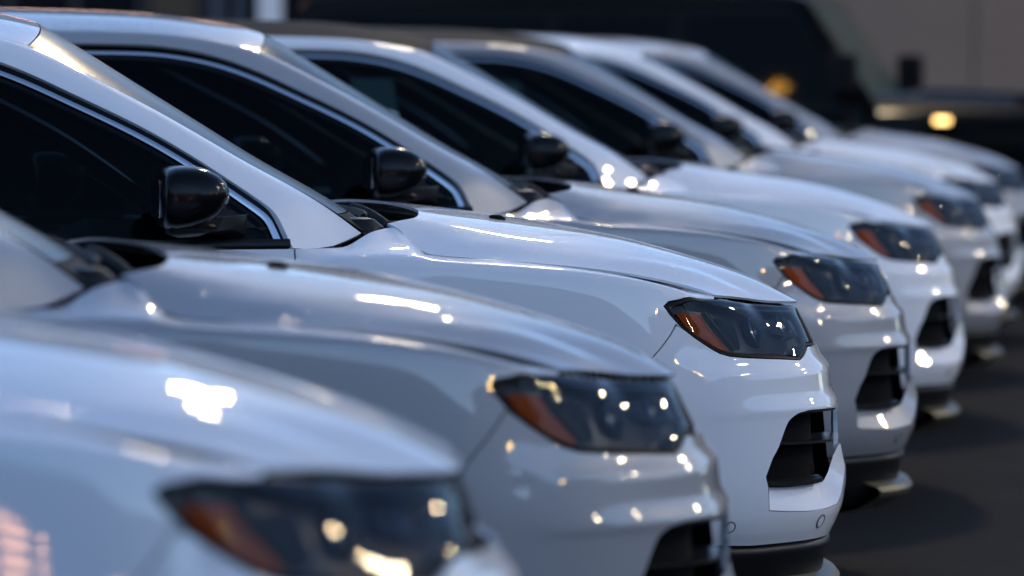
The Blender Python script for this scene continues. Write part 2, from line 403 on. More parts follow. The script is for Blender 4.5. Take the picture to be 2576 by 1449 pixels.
def ribbon(name, path, nrm, w, h, m, parent, mirror=True, prof=None, closed=False):
    """a strip swept along a path lying on a surface with normals nrm"""
    P = np.array(path, float); Nn = np.array(nrm, float)
    T = np.gradient(P, axis=0); T /= np.linalg.norm(T, axis=1, keepdims=True)
    B = np.cross(T, Nn); B /= np.linalg.norm(B, axis=1, keepdims=True)
    if prof is None: prof = [(-.5, -.3), (-.5, .45), (-.38, .85), (-.12, 1), (.12, 1), (.38, .85), (.5, .45), (.5, -.3)]
    ww = np.broadcast_to(np.array(w, float), (len(P),))
    L = np.stack([P + B * (ww * a)[:, None] + Nn * (h * b) for a, b in prof], 1)
    A, K = L.shape[:2]; V = L.reshape(-1, 3)
    F = [(i*K + j, i*K + (j+1) % K, (i+1)*K + (j+1) % K, (i+1)*K + j) for i in range(A-1) for j in range(K)]
    F += [tuple(range(K-1, -1, -1)), tuple((A-1)*K + j for j in range(K))]
    out = [mk(name, V, F, m, parent)]; fixn(out[0])
    if mirror:
        out.append(mk(name, V*np.array([1, -1, 1]), F, m, parent)); fixn(out[1])
    return out
def fixn(o, ang=35):
    import bmesh
    bm = bmesh.new(); bm.from_mesh(o.data); bmesh.ops.recalc_face_normals(bm, faces=bm.faces)
    for e in bm.edges:
        if len(e.link_faces) == 2 and e.calc_face_angle(0) > math.radians(ang): e.smooth = False
    bm.to_mesh(o.data); bm.free()
    return o
def hull(name, rings, m, parent, mirror=False, caps=True, ang=35):
    """skin a list of equal-length closed rings"""
    K = len(rings[0]); V = np.array([p for r in rings for p in r], float)
    F = [(i*K + j, i*K + (j+1) % K, (i+1)*K + (j+1) % K, (i+1)*K + j) for i in range(len(rings)-1) for j in range(K)]
    if caps: F += [tuple(range(K-1, -1, -1)), tuple((len(rings)-1)*K + j for j in range(K))]
    out = [fixn(mk(name, V, F, m, parent), ang)]
    if mirror: out.append(fixn(mk(name, V*np.array([1, -1, 1]), F, m, parent), ang))
    return out
def box(name, lo, hi, m, parent=None, bev=.0, rot=None):
    import bmesh
    bm = bmesh.new(); bmesh.ops.create_cube(bm, size=1)
    lo, hi = np.array(lo, float), np.array(hi, float)
    for v in bm.verts: v.co = Vector(((v.co.x+.5)*(hi[0]-lo[0])+lo[0], (v.co.y+.5)*(hi[1]-lo[1])+lo[1], (v.co.z+.5)*(hi[2]-lo[2])+lo[2]))
    if bev: bmesh.ops.bevel(bm, geom=bm.edges[:], offset=bev, segments=2, affect='EDGES', profile=.6)
    me = bpy.data.meshes.new(name); bm.to_mesh(me); bm.free()
    me.materials.append(m)
    o = bpy.data.objects.new(name, me); COL.objects.link(o)
    if parent: o.parent = parent
    return o
def prism(name, outline, y0, y1, m, parent=None, bev=0.0, ang=30):
    """outline in (x,z) pushed from y0 to y1"""
    import bmesh
    bm = bmesh.new(); a = [bm.verts.new((x, y0, z)) for x, z in outline]; f = bm.faces.new(a)
    r = bmesh.ops.extrude_face_region(bm, geom=[f])
    for v in r['geom']:
        if isinstance(v, bmesh.types.BMVert): v.co.y = y1
    bmesh.ops.recalc_face_normals(bm, faces=bm.faces)
    if bev: bmesh.ops.bevel(bm, geom=[e for e in bm.edges if e.calc_face_angle(0) > .5], offset=bev, segments=2, affect='EDGES', profile=.6)
    for e in bm.edges:
        if len(e.link_faces) == 2 and e.calc_face_angle(0) > math.radians(ang): e.smooth = False
    for p in bm.faces: p.smooth = True
    me = bpy.data.meshes.new(name); bm.to_mesh(me); bm.free(); me.materials.append(m)
    o = bpy.data.objects.new(name, me); COL.objects.link(o)
    if parent: o.parent = parent
    return o
def lathe(name, prof, centre, axis, m, parent, n=36):
    """prof: (radius, offset along axis y) revolved about a lateral axis"""
    V, F = [], []
    for r, a in prof:
        for k in range(n):
            th = 2*math.pi*k/n; V.append((centre[0] + r*math.cos(th), centre[1] + a*axis, centre[2] + r*math.sin(th)))
    for i in range(len(prof)-1):
        for k in range(n): F.append((i*n+k, i*n+(k+1) % n, (i+1)*n+(k+1) % n, (i+1)*n+k))
    return fixn(mk(name, V, F, m, parent))

# ---------------------------------------------------------------- the setting
def ground():
    m = mat('asphalt', (.03, .03, .032), .85, spec=.12); noise_tint(m, (.0025, .0028, .0034), (.0052, .0057, .0066), 1.2, 8, .75, .95, .35, 140)
    V = [(-400, -400, 0), (400, -400, 0), (400, 700, 0), (-400, 700, 0)]
    return tag(mk('asphalt_lot', V, [(0, 1, 2, 3)], m), kind='structure')
ground()
DARKCLAD = mat('dark_cladding', (.06, .06, .065), .7)
STUCCO = mat('grey_stucco', (.30, .235, .185), .9, spec=.1); noise_tint(STUCCO, (.165, .138, .120), (.195, .162, .140), .5, 6, bump=.2, bscale=20)
CAPM = mat('parapet_metal', (.10, .10, .10), .5, .6)
MULL = mat('dark_mullion', (.03, .03, .035), .4, .5)
SHOPGLASS = mat('shop_glass', (.006, .008, .011), .04, spec=.4)
COLM = mat('white_column_paint', (.75, .75, .78), .6)
BRONZE = mat('brown_door', (.05, .026, .008), .4)
def wall_building():
    b = tag(empty('grey_building', (11.5, 46, 0)), 'plain grey stucco building wall beyond the boxy black off-roader', 'building')
    for i in range(9):
        x = -13 + i*3.0
        box('wall_panel', (x + .012, 0, .25), (x + 2.988, .3, 6.3), STUCCO, b, bev=.01)
    box('wall_core', (-13.18, .05, 0), (14, 9, 6.25), STUCCO, b)
    box('plinth', (-13, -.04, 0), (14, .05, .25), CAPM, b)
    box('parapet_cap', (-13.05, -.06, 6.3), (14.05, .4, 6.42), CAPM, b, bev=.01)
def shop_building():
    b = tag(empty('showroom', (-1.7, 46, 0)), 'dark glazed showroom front with one white column at the upper left', 'building')
    box('upper_wall', (-40, -.2, 4.4), (0, 8, 9.0), DARKCLAD, b)
    box('roof_fascia', (-40, -.4, 3.6), (0, 8, 4.4), MULL, b, bev=.02)
    box('back_wall', (-40, 5, 0), (0, 5.2, 3.6), VOID, b)
    box('floor_slab', (-40, -.1, 0), (0, 5, .1), STUCCO, b)
    xs = [-40, -35, -30, -26, -22, -18, -14, -11, -8, -5.6, -4.2, -3.2, -2.55, -1.9, -1.3, -.72, -.05]
    for i in range(len(xs) - 1):
        if i == 13: continue
        box('shop_window', (xs[i] + .04, .02, .12), (xs[i+1] - .04, .045, 3.6), SHOPGLASS, b)
    for x in xs: box('mullion', (x - .04, -.03, .1), (x + .04, .08, 3.6), MULL, b, bev=.006)
    d = box('door_leaf', (-1.83, 0, .1), (-1.37, .05, 3.6), BRONZE, b, bev=.01)
    box('column', (-.74, -.55, 0), (-.52, -.33, 3.6), COLM, b, bev=.01)
    for x0, x1 in ((-1.22, -1.10), (-1.0, -.90)): box('door_frame', (x0, -.05, .1), (x1, .0, 3.6), mat('pale_frame', (.06, .065, .085), .4, .3), b)
wall_building(); shop_building()
def led(name, col, s):
    m = mat(name, (0, 0, 0), .5, emit=col, estr=s); return m
GLOW = led('lit_sign_face', (1.0, .52, .34), 2.2)
SHOPLIT = led('lit_shop_interior', (1.0, .46, .22), 6.0)
def sign_band(x0, x1, z0, z1, label):
    t = tag(empty('lit_sign', (x0, 45.55, z0)), label, 'sign')
    box('sign_case', (0, -.02, 0), (x1 - x0, .06, z1 - z0), MULL, t, bev=.01)
    box('lit_face', (.06, -.035, .06), (x1 - x0 - .06, -.022, z1 - z0 - .06), GLOW, t)
sign_band(-5.2, -3.2, 3.68, 4.16, 'longer warm lit sign panel on the dark showroom fascia')
sign_band(-2.9, -2.0, 3.76, 4.10, 'shorter warm lit sign panel on the dark showroom fascia')
def added_rear_hall():  # unseen hall, added to hide the bright low sky from the car sides
    b = tag(empty('added_dark_hall', (0, -34, 0)), 'long dark clad hall added unseen behind the camera to darken reflections, with a few warm lit windows', 'building')
    box('hall_wall', (-70, -12, 0), (78, 0, 6.0), DARKCLAD, b)
    box('hall_eaves', (-70.3, -12, 6.0), (78.3, .4, 6.4), MULL, b, bev=.02)
    for x, w, z, h in ((13.0, 1.9, .35, 1.0), (15.7, .6, .35, 1.0), (25.0, 2.4, .35, 1.0)):
        f = box('window_frame', (x - .08, -.02, z - .08), (x + w + .08, .05, z + h + .08), MULL, b, bev=.01)
        box('lit_window', (x, .052, z), (x + w, .06, z + h), SHOPLIT, f)
        for k in range(1, 4): box('blind_slat', (x, .062, z + h*k/4 - .03), (x + w, .08, z + h*k/4 + .03), MULL, f)
added_rear_hall()
def added_side_block():  # dark mass added out of view to keep horizon light off the cars
    b = tag(empty('added_dark_block', (64, 20, 0)), 'dark flat roofed block added out of view on the right to cut low sky light', 'building')
    box('block_wall', (0, -60, 0), (15, 60, 10.5), DARKCLAD, b)
    box('block_eaves', (-.4, -60.3, 10.5), (15, 60.3, 11.0), MULL, b, bev=.02)
added_side_block()

POLEM = mat('galvanised_pole', (.25, .25, .26), .4, .8)
def lamp_post(loc, h, yaw, heads, m, label, size=(.78, .44), tilt=12):
    p = tag(empty('lamp_post', loc, yaw), label, 'lamp post', 'lamp posts round the car lot')
    hull('base', [[(r*math.cos(a), r*math.sin(a), z) for a in np.linspace(0, 2*math.pi, 20, endpoint=False)] for r, z in ((.30, 0), (.30, .55), (.26, .60))], STUCCO, p)
    hull('pole', [[(r*math.cos(a), r*math.sin(a), z) for a in np.linspace(0, 2*math.pi, 16, endpoint=False)] for r, z in ((.09, .58), (.06, h))], POLEM, p)
    for d in heads:
        a = math.radians(d); ca, sa = math.cos(a), math.sin(a); tl = math.radians(tilt)
        R = lambda x, y, z: (ca*x - sa*y, sa*x + ca*y, h + z)
        def boxp(x0, x1, y, z0, z1): return [[R(x0, -y, z0 + x0*math.tan(tl)), R(x0, y, z0 + x0*math.tan(tl)), R(x0, y, z1 + x0*math.tan(tl)), R(x0, -y, z1 + x0*math.tan(tl))], [R(x1, -y, z0 + x1*math.tan(tl)), R(x1, y, z0 + x1*math.tan(tl)), R(x1, y, z1 + x1*math.tan(tl)), R(x1, -y, z1 + x1*math.tan(tl))]]
        hull('arm', boxp(.0, .35, .03, -.04, .04), POLEM, p)
        hd = hull('lamp_head', boxp(.35, .40 + size[0] + .05, size[1]/2 + .04, -.03, .07), CAPM, p)[0]
        hull('led_panel', boxp(.40, .40 + size[0], size[1]/2, -.045, -.032), m, hd)
LED_W = led('led_white', (1.0, .80, .52), 105.0)
LED_Y = led('led_warm', (1.0, .60, .18), 80.0)
lamp_post((1.6, 33.0, 0), 11.2, math.radians(-90), (-25, 25), LED_W, 'tall twin headed lamp post behind the boxy black off-roader')
lamp_post((13.5, 23.5, 0), 9.5, math.radians(-140), (-20, 20), LED_W, 'twin headed lamp post across the lane ahead of the far cars')
lamp_post((17.5, 11.0, 0), 9.0, math.radians(180), (-25, 0, 25), LED_W, 'triple headed lamp post straight ahead of the parked row')
lamp_post((40.0, -14.0, 0), 7.0, math.radians(160), (-30, 30), LED_Y, 'warm lamp post far off to the right behind the camera')
lamp_post((55.0, -9.0, 0), 8.0, math.radians(170), (0,), LED_W, 'single headed lamp post far off beyond the lane', size=(1.3, .8))
lamp_post((9.2, 41.0, 0), 5.5, math.radians(90), (-40, 40), LED_Y, 'low warm lamp post close to the grey building wall', size=(.4, .25))
lamp_post((24.0, 27.0, 0), 10.0, math.radians(-150), (-20, 20), LED_W, 'twin headed lamp post farther off across the lane')
lamp_post((30.0, 8.0, 0), 10.0, math.radians(180), (0,), LED_W, 'lone single headed lamp post on the far side of the lane')
LED_A = led('led_amber', (1.0, .50, .08), 45.0)
lamp_post((-9.2, 4.7, 0), 9.9, math.radians(30), (0,), LED_A, 'small amber lamp post behind the tails of the parked row', size=(.18, .16))

# ---------------------------------------------------------------- outlines of the car's details (metres, car axes)
LAMP_LOW = [(-0.548, -0.839, 0.906), (-0.535, -0.837, 0.889), (-0.506, -0.831, 0.859), (-0.475, -0.823, 0.837), (-0.438, -0.811, 0.814), (-0.413, -0.803, 0.801), (-0.388, -0.793, 0.794), (-0.322, -0.759, 0.787), (-0.250, -0.710, 0.781), (-0.185, -0.656, 0.775), (-0.168, -0.631, 0.784), (-0.149, -0.595, 0.801), (-0.099, -0.492, 0.797)]
LAMP_TOP = [(-0.548, -0.839, 0.906), (-0.537, -0.835, 0.915), (-0.509, -0.825, 0.919), (-0.454, -0.789, 0.920), (-0.408, -0.745, 0.916)]
AMBER = [(-0.514, -0.811, 0.888), (-0.453, -0.785, 0.886), (-0.443, -0.782, 0.873), (-0.429, -0.781, 0.851), (-0.399, -0.771, 0.829), (-0.382, -0.767, 0.807), (-0.391, -0.772, 0.803), (-0.411, -0.781, 0.810), (-0.451, -0.795, 0.831), (-0.493, -0.807, 0.861)]
FLUTE = [(-0.411, -0.748, 0.873), (-0.368, -0.716, 0.867), (-0.358, -0.721, 0.847), (-0.349, -0.728, 0.821), (-0.350, -0.735, 0.803), (-0.361, -0.741, 0.805), (-0.384, -0.749, 0.824), (-0.403, -0.751, 0.852)]
BOWL = [(-0.258, -0.616, 0.861), (-0.154, -0.490, 0.853), (-0.154, -0.518, 0.833), (-0.160, -0.549, 0.819), (-0.204, -0.605, 0.821), (-0.244, -0.636, 0.831), (-0.256, -0.633, 0.845)]
SEAM = [(-0.520, -0.835, 0.866), (-0.536, -0.842, 0.843), (-0.559, -0.851, 0.817), (-0.574, -0.856, 0.802), (-0.594, -0.861, 0.776), (-0.618, -0.865, 0.742)]
GRILLE_HOLE = [(-0.242, -0.751, 0.640), (-0.267, -0.769, 0.589), (-0.283, -0.778, 0.567), (-0.301, -0.788, 0.528), (-0.295, -0.785, 0.505), (-0.291, -0.777, 0.454), (-0.237, -0.747, 0.448), (-0.179, -0.708, 0.444), (-0.122, -0.656, 0.445), (-0.083, -0.608, 0.449), (-0.064, -0.579, 0.470)]
GRILLE_TOP = [(-0.065, -0.544, 0.658), (-0.109, -0.630, 0.664), (-0.179, -0.706, 0.666), (-0.210, -0.730, 0.662), (-0.227, -0.741, 0.654)]
GRILLE_IN = [(-0.279, -0.726, 0.503), (-0.274, -0.723, 0.499), (-0.220, -0.689, 0.496), (-0.158, -0.638, 0.496), (-0.125, -0.598, 0.494)]
SENSOR = [(-0.389, -0.804, 0.421), (-0.138, -0.660, 0.416)]
FENDER_CREST = [(-1.169, -0.854, 1.013), (-1.018, -0.858, 1.004), (-0.844, -0.860, 0.990), (-0.734, -0.856, 0.980), (-0.603, -0.842, 0.961)]
RAMP_IN = [(-0.118, -0.597, 0.497), (-0.109, -0.594, 0.501), (-0.097, -0.586, 0.518), (-0.080, -0.568, 0.552), (-0.058, -0.538, 0.574)]

GRILLE_RIGHT = [(-.050, -.553, .500), (-.034, -.510, .525), (-.050, -.528, .578), (-.024, -.405, .595), (-.024, -.400, .657)]
GAP = [(-1.116, -.632, 1.081), (-1.101, -.642, 1.075), (-1.089, -.655, 1.065), (-1.081, -.675, 1.049), (-1.069, -.695, 1.033), (-1.057, -.71, 1.024), (-1.044, -.716, 1.018), (-1.000, -.724, 1.012),
       (-.936, -.727, 1.006), (-.849, -.731, .999), (-.76, -.732, .991), (-.671, -.731, .981), (-.561, -.727, .964), (-.503, -.721, .952), (-.433, -.713, .934), (-.395, -.703, .921)]
# hood rails from the shut line to the centre, cowl to nose
H_CREASE = [(-1.085, -.612, 1.087), (-1.055, -.628, 1.072), (-1.0, -.640, 1.055), (-.923, -.645, 1.044), (-.802, -.647, 1.029), (-.677, -.644, 1.015), (-.545, -.636, .997), (-.45, -.625, .976), (-.37, -.612, .946), (-.31, -.60, .910)]
H_SHOULD = [(-1.040, -.570, 1.092), (-.95, -.575, 1.072), (-.80, -.58, 1.048), (-.65, -.575, 1.030), (-.50, -.565, 1.004), (-.38, -.55, .968), (-.29, -.53, .930), (-.215, -.515, .897)]
H_MID = [(-1.005, -.43, 1.104), (-.90, -.43, 1.087), (-.75, -.43, 1.066), (-.60, -.43, 1.046), (-.45, -.42, 1.015), (-.32, -.41, .978), (-.22, -.40, .943), (-.15, -.39, .911), (-.105, -.38, .889)]
H_IN = [(-.991, -.22, 1.109), (-.88, -.22, 1.097), (-.75, -.22, 1.079), (-.60, -.22, 1.056), (-.45, -.22, 1.026), (-.32, -.22, .990), (-.21, -.215, .955), (-.13, -.21, .921), (-.080, -.205, .892)]
H_CEN = [(-.987, 0, 1.111), (-.88, 0, 1.100), (-.75, 0, 1.083), (-.60, 0, 1.060), (-.45, 0, 1.030), (-.32, 0, .995), (-.21, 0, .960), (-.12, 0, .923), (-.062, 0, .893)]
def mir(r): return [(x, -y, z) for x, y, z in r]
HOOD = Loft([GAP, H_CREASE, H_SHOULD, H_MID, H_IN, H_CEN, mir(H_IN), mir(H_MID), mir(H_SHOULD), mir(H_CREASE), mir(GAP)],
            [0, .10, .19, .34, .56, .78, 1.0, 1.22, 1.37, 1.46, 1.56], gn=(120, 120))
# greenhouse rails: door seal line and windscreen / roof edge
RR = [(-1.362, -.830, 1.039), (-1.375, -.815, 1.071), (-1.395, -.797, 1.113), (-1.427, -.780, 1.141), (-1.502, -.748, 1.194), (-1.64, -.698, 1.282), (-1.81, -.650, 1.368),
      (-1.913, -.632, 1.416), (-2.016, -.619, 1.452), (-2.121, -.611, 1.473), (-2.24, -.606, 1.482), (-2.57, -.603, 1.484), (-3.1, -.605, 1.476), (-3.55, -.602, 1.455), (-3.80, -.60, 1.43), (-3.98, -.62, 1.36), (-4.12, -.68, 1.24), (-4.25, -.74, 1.06)]
RR_K = [0, .022, .05, .075, .13, .22, .33, .40, .455, .51, .57, .66, .78, .85, .89, .925, .96, 1.0]
FR = [(-1.177, -.670, 1.069), (-1.267, -.655, 1.130), (-1.40, -.635, 1.204), (-1.531, -.612, 1.281), (-1.728, -.582, 1.390), (-1.885, -.560, 1.467), (-1.96, -.553, 1.487), (-2.095, -.545, 1.508),
      (-2.24, -.54, 1.518), (-2.57, -.538, 1.526), (-3.1, -.535, 1.518), (-3.6, -.525, 1.49), (-3.95, -.50, 1.45), (-4.10, -.53, 1.36), (-4.22, -.57, 1.22), (-4.33, -.62, 1.06)]
FR_K = [0, .05, .12, .19, .31, .40, .45, .51, .57, .66, .78, .86, .90, .93, .965, 1.0]
PB = [(-1.362, -.830, 1.039), (-1.324, -.800, 1.035), (-1.275, -.760, 1.036), (-1.224, -.710, 1.047), (-1.177, -.670, 1.064)]
def _pillar():
    us = np.concatenate([np.linspace(0, .12, 13), np.linspace(.14, 1, 44)])
    A = cspline(RR_K, RR, us); B = cspline(FR_K, FR, us); rails = []
    T = np.gradient(.5*(A+B), axis=0)
    nn = np.cross(B - A, T); nn /= np.linalg.norm(nn, axis=1, keepdims=True)
    for k, t in enumerate((0, .25, .5, .75, 1)):
        p = A*(1-t) + B*t + nn * (.014*math.sin(math.pi*t))
        d = np.array(PB[k]) - p[0]
        p = p + d * (np.clip(1 - us/.10, 0, 1)**2)[:, None]
        rails.append(p)
    return Loft(rails, [0, .25, .5, .75, 1], sign=1.0, keys=[us]*5, gn=(200, 30))
PILLAR = _pillar()
if PILLAR.n(np.array([.25]), np.array([.5]))[0, 1] > 0: PILLAR.sign = -1.0
_fs = np.array([-1, -.95, -.87, -.75, -.55, -.28, 0, .28, .55, .75, .87, .95, 1])
def _screen():
    us = np.linspace(0, .40, 24); E = cspline(FR_K, FR, us); s = us/.40; rails = []
    for f in _fs:
        p = E.copy(); p[:, 1] = -f*E[:, 1]*-1 if False else f*np.abs(E[:, 1])
        p[:, 0] += (.095*(1-s) + .075*s) * (1 - abs(f)**3); p[:, 2] += .060*s**2*(1-f*f)
        rails.append(p)
    return Loft(rails, _fs + 1, sign=-1.0, keys=[s]*len(_fs), gn=(60, 120))
SCREENS = _screen()
def _roof():
    us = np.linspace(.40, .905, 44); E = cspline(FR_K, FR, us); s = (us-.40)/.505; rails = []
    for f in _fs:
        p = E.copy(); p[:, 1] = f*np.abs(E[:, 1])
        p[:, 0] += .075*np.clip(1 - s/.5, 0, 1)**1.5 * (1 - abs(f)**3) - .10*s**4*(1-f*f)*0
        p[:, 2] += .060*(1-f*f)
        rails.append(p)
    return Loft(rails, _fs + 1, sign=-1.0, keys=[s]*len(_fs), gn=(80, 80))
ROOF = _roof()
class CabinSide(Surf):
    """side glass plane: u = -x, t = z"""
    sign = -1.0; dom = ((1.2, 4.4), (1.0, 1.52)); gn = (60, 20)
    def ev(self, u, t):
        h = np.clip((t - 1.05) / .43, -.2, 1.2)
        y = .838 - .222*h - .020*h*h + .018*np.sin(np.pi*np.clip(h, 0, 1)) - .02*np.clip((1.75-u)/.4, 0, 1)**2*np.clip(1-h, 0, 1)
        return np.stack([-u, -y, t], 1)
CAB = CabinSide()
if CAB.n(np.array([2.0]), np.array([1.2]))[0, 1] > 0: CAB.sign = 1.0

def arch(cx, r, a0, a1, n=16, cz=.36):
    return [(cx + r*math.cos(a), -.868, cz + r*math.sin(a)) for a in np.linspace(math.radians(a0), math.radians(a1), n)]
WX_F, WX_R, R_ARCH = -.87, -3.506, .385

def build_car():
    car = empty('parked_car')
    UX = lambda x, t=5.0: float(SKIN.inv([(x, -.868, .6)])[0, 0])
    ud, u2, u3, ue = UX(-1.36), UX(-2.42), UX(-3.08), SKIN.dom[0][1]
    uG = float(SKIN.inv([GAP[-1]])[0, 0])
    lampL, lampT, seam = SKIN.inv(LAMP_LOW), SKIN.inv(LAMP_TOP), SKIN.inv(SEAM + [(-.66, -.868, .68)])
    # inner black shell that stops the eye behind every gap
    U, T = np.meshgrid(np.linspace(0, ue, 90), np.linspace(.4, 15, 12), indexing='ij')
    P = SKIN.at(U.ravel(), T.ravel(), -.10).reshape(90, 12, 3); P[..., 1] = np.minimum(P[..., 1], 0)
    grid_patch('inner_shell', P, VOID, car)
    # ---- fender
    a_f = SKIN.inv(arch(WX_F, R_ARCH, 56, 178)); a_f2 = SKIN.inv(arch(WX_F, R_ARCH, 57, 3))
    fo = [(ud, 0.0)] + [(ud, t) for t in (5, 10, 13, 14, 15)] + [(u, 15.0) for u in np.linspace(ud, uG, 40)[1:]]
    fo += [tuple(p) for p in lampT[::-1]] + [tuple(p) for p in lampL[1:3]] + [tuple(p) for p in seam] + [tuple(p) for p in a_f] + [(float(a_f[-1][0]), 0.0)]
    panel('fender', SKIN, fo, WHITE, car, step=.024, gap=.0018)
    # ---- front bumper with lamp cut-out and fog grille hole
    hole = GRILLE_HOLE + GRILLE_RIGHT + GRILLE_TOP
    holeuv = SKIN.inv(hole)
    bo = [tuple(p) for p in lampL[2:]][::-1] + [tuple(p) for p in seam] + [tuple(p) for p in a_f2] + [(float(a_f2[-1][0]), 0.0)]
    bo += [(u, 0.0) for u in np.linspace(a_f2[-1][0], ue, 24)[1:]] + [(ue, 1.0), (ue, 2.4)]
    uc = float(SKIN.inv([(.02, -.33, .5)])[0, 0])
    bo += [(uc, 2.4), (uc - .02, 5.5), (ue, 5.9), (ue, 10.4), (uc - .06, 10.6)]
    b = panel('front_bumper', SKIN, bo, WHITE, car, step=.016, flange=.010, holes=[holeuv], gap=.0018)
    # ramp facets of the fog pocket
    outer = [GRILLE_HOLE[i] for i in (4, 5, 6, 7, 8, 9, 10)] + GRILLE_RIGHT[:3]
    ui = SKIN.inv(GRILLE_IN, -.045); inn = [tuple(SKIN.at(np.array([u]), np.array([t]), -.045)[0]) for u, t in ui]
    inner = inn + RAMP_IN
    outer = outer[:10]
    for sgn in (1, -1):
        V, F = [], []
        for i in range(9):
            k = len(V)
            for p in (outer[i], outer[i+1], inner[i+1], inner[i]): V.append((p[0], p[1]*sgn, p[2]))
            F.append((k, k+1, k+2, k+3) if sgn > 0 else (k+3, k+2, k+1, k))
        import bmesh
        o = mk('bumper_facet', V, F, WHITE, b[0 if sgn > 0 else 1])
        bm = bmesh.new(); bm.from_mesh(o.data); bmesh.ops.remove_doubles(bm, verts=bm.verts, dist=1e-4)
        for e in bm.edges:
            if len(e.link_faces) == 2 and e.calc_face_angle(0) > math.radians(24): e.smooth = False
        bm.to_mesh(o.data); bm.free()
    # fog grille: black backing, rim, two blades
    gp = [SKIN.inv([p])[0] for p in GRILLE_HOLE[:5] + [(-.22, -.72, .497), (-.15, -.67, .496), (-.10, -.62, .50), (-.07, -.585, .54), (-.055, -.535, .60), (-.056, -.53, .655)] + GRILLE_TOP[1:]]
    gs = panel('fog_grille', SKIN, gp, VOID, car, off=-.058, step=.03, flange=.0, gap=0)
    def slat(name, pts, out, dep, th, par, m):
        uv = SKIN.inv(pts); u = np.linspace(0, 1, 26); c = chord(uv); q = np.stack([np.interp(u*c[-1], c, uv[:, k]) for k in (0, 1)], 1)
        O = SKIN.at(q[:, 0], q[:, 1], out); I = SKIN.at(q[:, 0], q[:, 1], dep); z = np.array([0, 0, th/2])
        L = np.stack([O - z*.7, O + z*.5, O*.6 + I*.4 + z*1.2, I + z*1.2, I - z], 1)
        for sg, pp in ((1, par[0]), (-1, par[1])):
            A, K = L.shape[:2]; V = (L*np.array([1, sg, 1])).reshape(-1, 3)
            F = [(i*K+j, i*K+(j+1) % K, (i+1)*K+(j+1) % K, (i+1)*K+j) for i in range(A-1) for j in range(K)] + [tuple(range(K)), tuple((A-1)*K+j for j in range(K))]
            fixn(mk(name, V, F, m, pp))
    slat('grille_rim', [GRILLE_TOP[4], GRILLE_TOP[3], (-.181, -.711, .663), (-.112, -.638, .661), (-.06, -.548, .657), (-.026, -.42, .657)], -.002, -.058, .008, gs, GRILLEM)
    slat('grille_blade', [(-.262, -.765, .599), (-.22, -.742, .597), (-.15, -.69, .595), (-.10, -.63, .593), (-.050, -.53, .590), (-.026, -.43, .590)], -.010, -.058, .010, gs, GRILLEM)
    slat('grille_sill', [(-.292, -.782, .512), (-.22, -.737, .505), (-.15, -.68, .503), (-.10, -.635, .505)], -.028, -.058, .016, gs, GRILLEM)
    # parking sensor and tow eye cover
    for (p, r, nm) in ((SENSOR[0], .0145, 'parking_sensor'), (SENSOR[1], .017, 'tow_cover')):
        u, t = SKIN.inv([p])[0]; c = SKIN.at(np.array([u]), np.array([t]))[0]; n = SKIN.n(np.array([u]), np.array([t]))[0]
        a = np.cross(n, (0, 0, 1)); a /= np.linalg.norm(a); bb = np.cross(a, n)
        for sg in (1, -1):
            def ring(rr, h, k=24): return [tuple((c + (a*math.cos(q) + bb*math.sin(q))*rr + n*h) * np.array([1, sg, 1])) for q in np.linspace(0, 2*math.pi, k, endpoint=False)]
            hull(nm, [ring(r, -.004), ring(r, .0010), ring(r*.86, .0022), ring(r*.78, .0012), ring(r*.74, -.0005)], SENSORM, b[0 if sg > 0 else 1], caps=False)
            hull('sensor_face' if nm == 'parking_sensor' else 'cover_face', [ring(r*.72, -.002), ring(r*.72, .0012), ring(r*.5, .0018)], WHITE, b[0 if sg > 0 else 1])
    # lower black valance and bright skid lip
    us = np.linspace(UX(-.44), ue, 40)
    def lowrow(off, z, dx=0): 
        p = SKIN.at(us, np.full(40, 0.0), off); p[:, 2] = z + 0*p[:, 2]; p[:, 0] += dx; p[:, 1] = np.minimum(p[:, 1], 0); return p
    zb = SKIN.at(us, np.zeros(40))[:, 2]
    P = np.stack([lowrow(-.020, zb), lowrow(-.004, zb - .006), lowrow(-.001, zb - .022), lowrow(-.012, .34), lowrow(-.020, .29), lowrow(-.06, .235), lowrow(-.20, .21)], 1)
    grid_patch('lower_valance', P, SATIN, car)
    us2 = np.linspace(UX(-.10), ue, 24)
    Q = SKIN.at(us2, np.zeros(24)); Q[:, 1] = np.minimum(Q[:, 1], 0)
    f = lambda dx, z, iny=0: np.stack([Q[:, 0] + dx, np.minimum(Q[:, 1] + iny, 0), np.full(24, z)], 1)
    P = np.stack([f(-.035, .300), f(.012, .285), f(.022, .272), f(.016, .258), f(-.05, .225), f(-.2, .205)], 1)
    for o in grid_patch('skid_plate', P, SKIDM, car): fixn(o, 25)
    # ---- hood
    cap = [(u, 0.0) for u in np.linspace(0, 1, 40)] + [(1.0, t) for t in np.linspace(0, 1.56, 40)[1:]] + [(u, 1.56) for u in np.linspace(1, 0, 40)[1:]] + [(0.0, t) for t in np.linspace(1.56, 0, 40)[1:-1]]
    hood = panel('hood', HOOD, cap, WHITE, car, step=.03, flange=.006, gap=.0022, scale=(1.0, .95), mirror=False, off=.002)[0]
    for y in (-.35, .35):
        p = HOOD.inv([(-.80, y, 1.08)])[0]; c = HOOD.at(p[:1], p[1:])[0]
        rr = [[(c[0] + r*1.6*math.cos(a) + dx, c[1] + r*math.sin(a), c[2] + h) for a in np.linspace(0, 2*math.pi, 14, endpoint=False)] for r, h, dx in ((.012, -.004, 0), (.012, .004, 0), (.009, .010, -.004), (.004, .012, -.006))]
        hull('washer_nozzle', rr, MATTE, hood)
    # ---- doors, quarter panel
    zt = lambda u0, u1, n=14: [(u, 15.0) for u in np.linspace(u0, u1, n)]
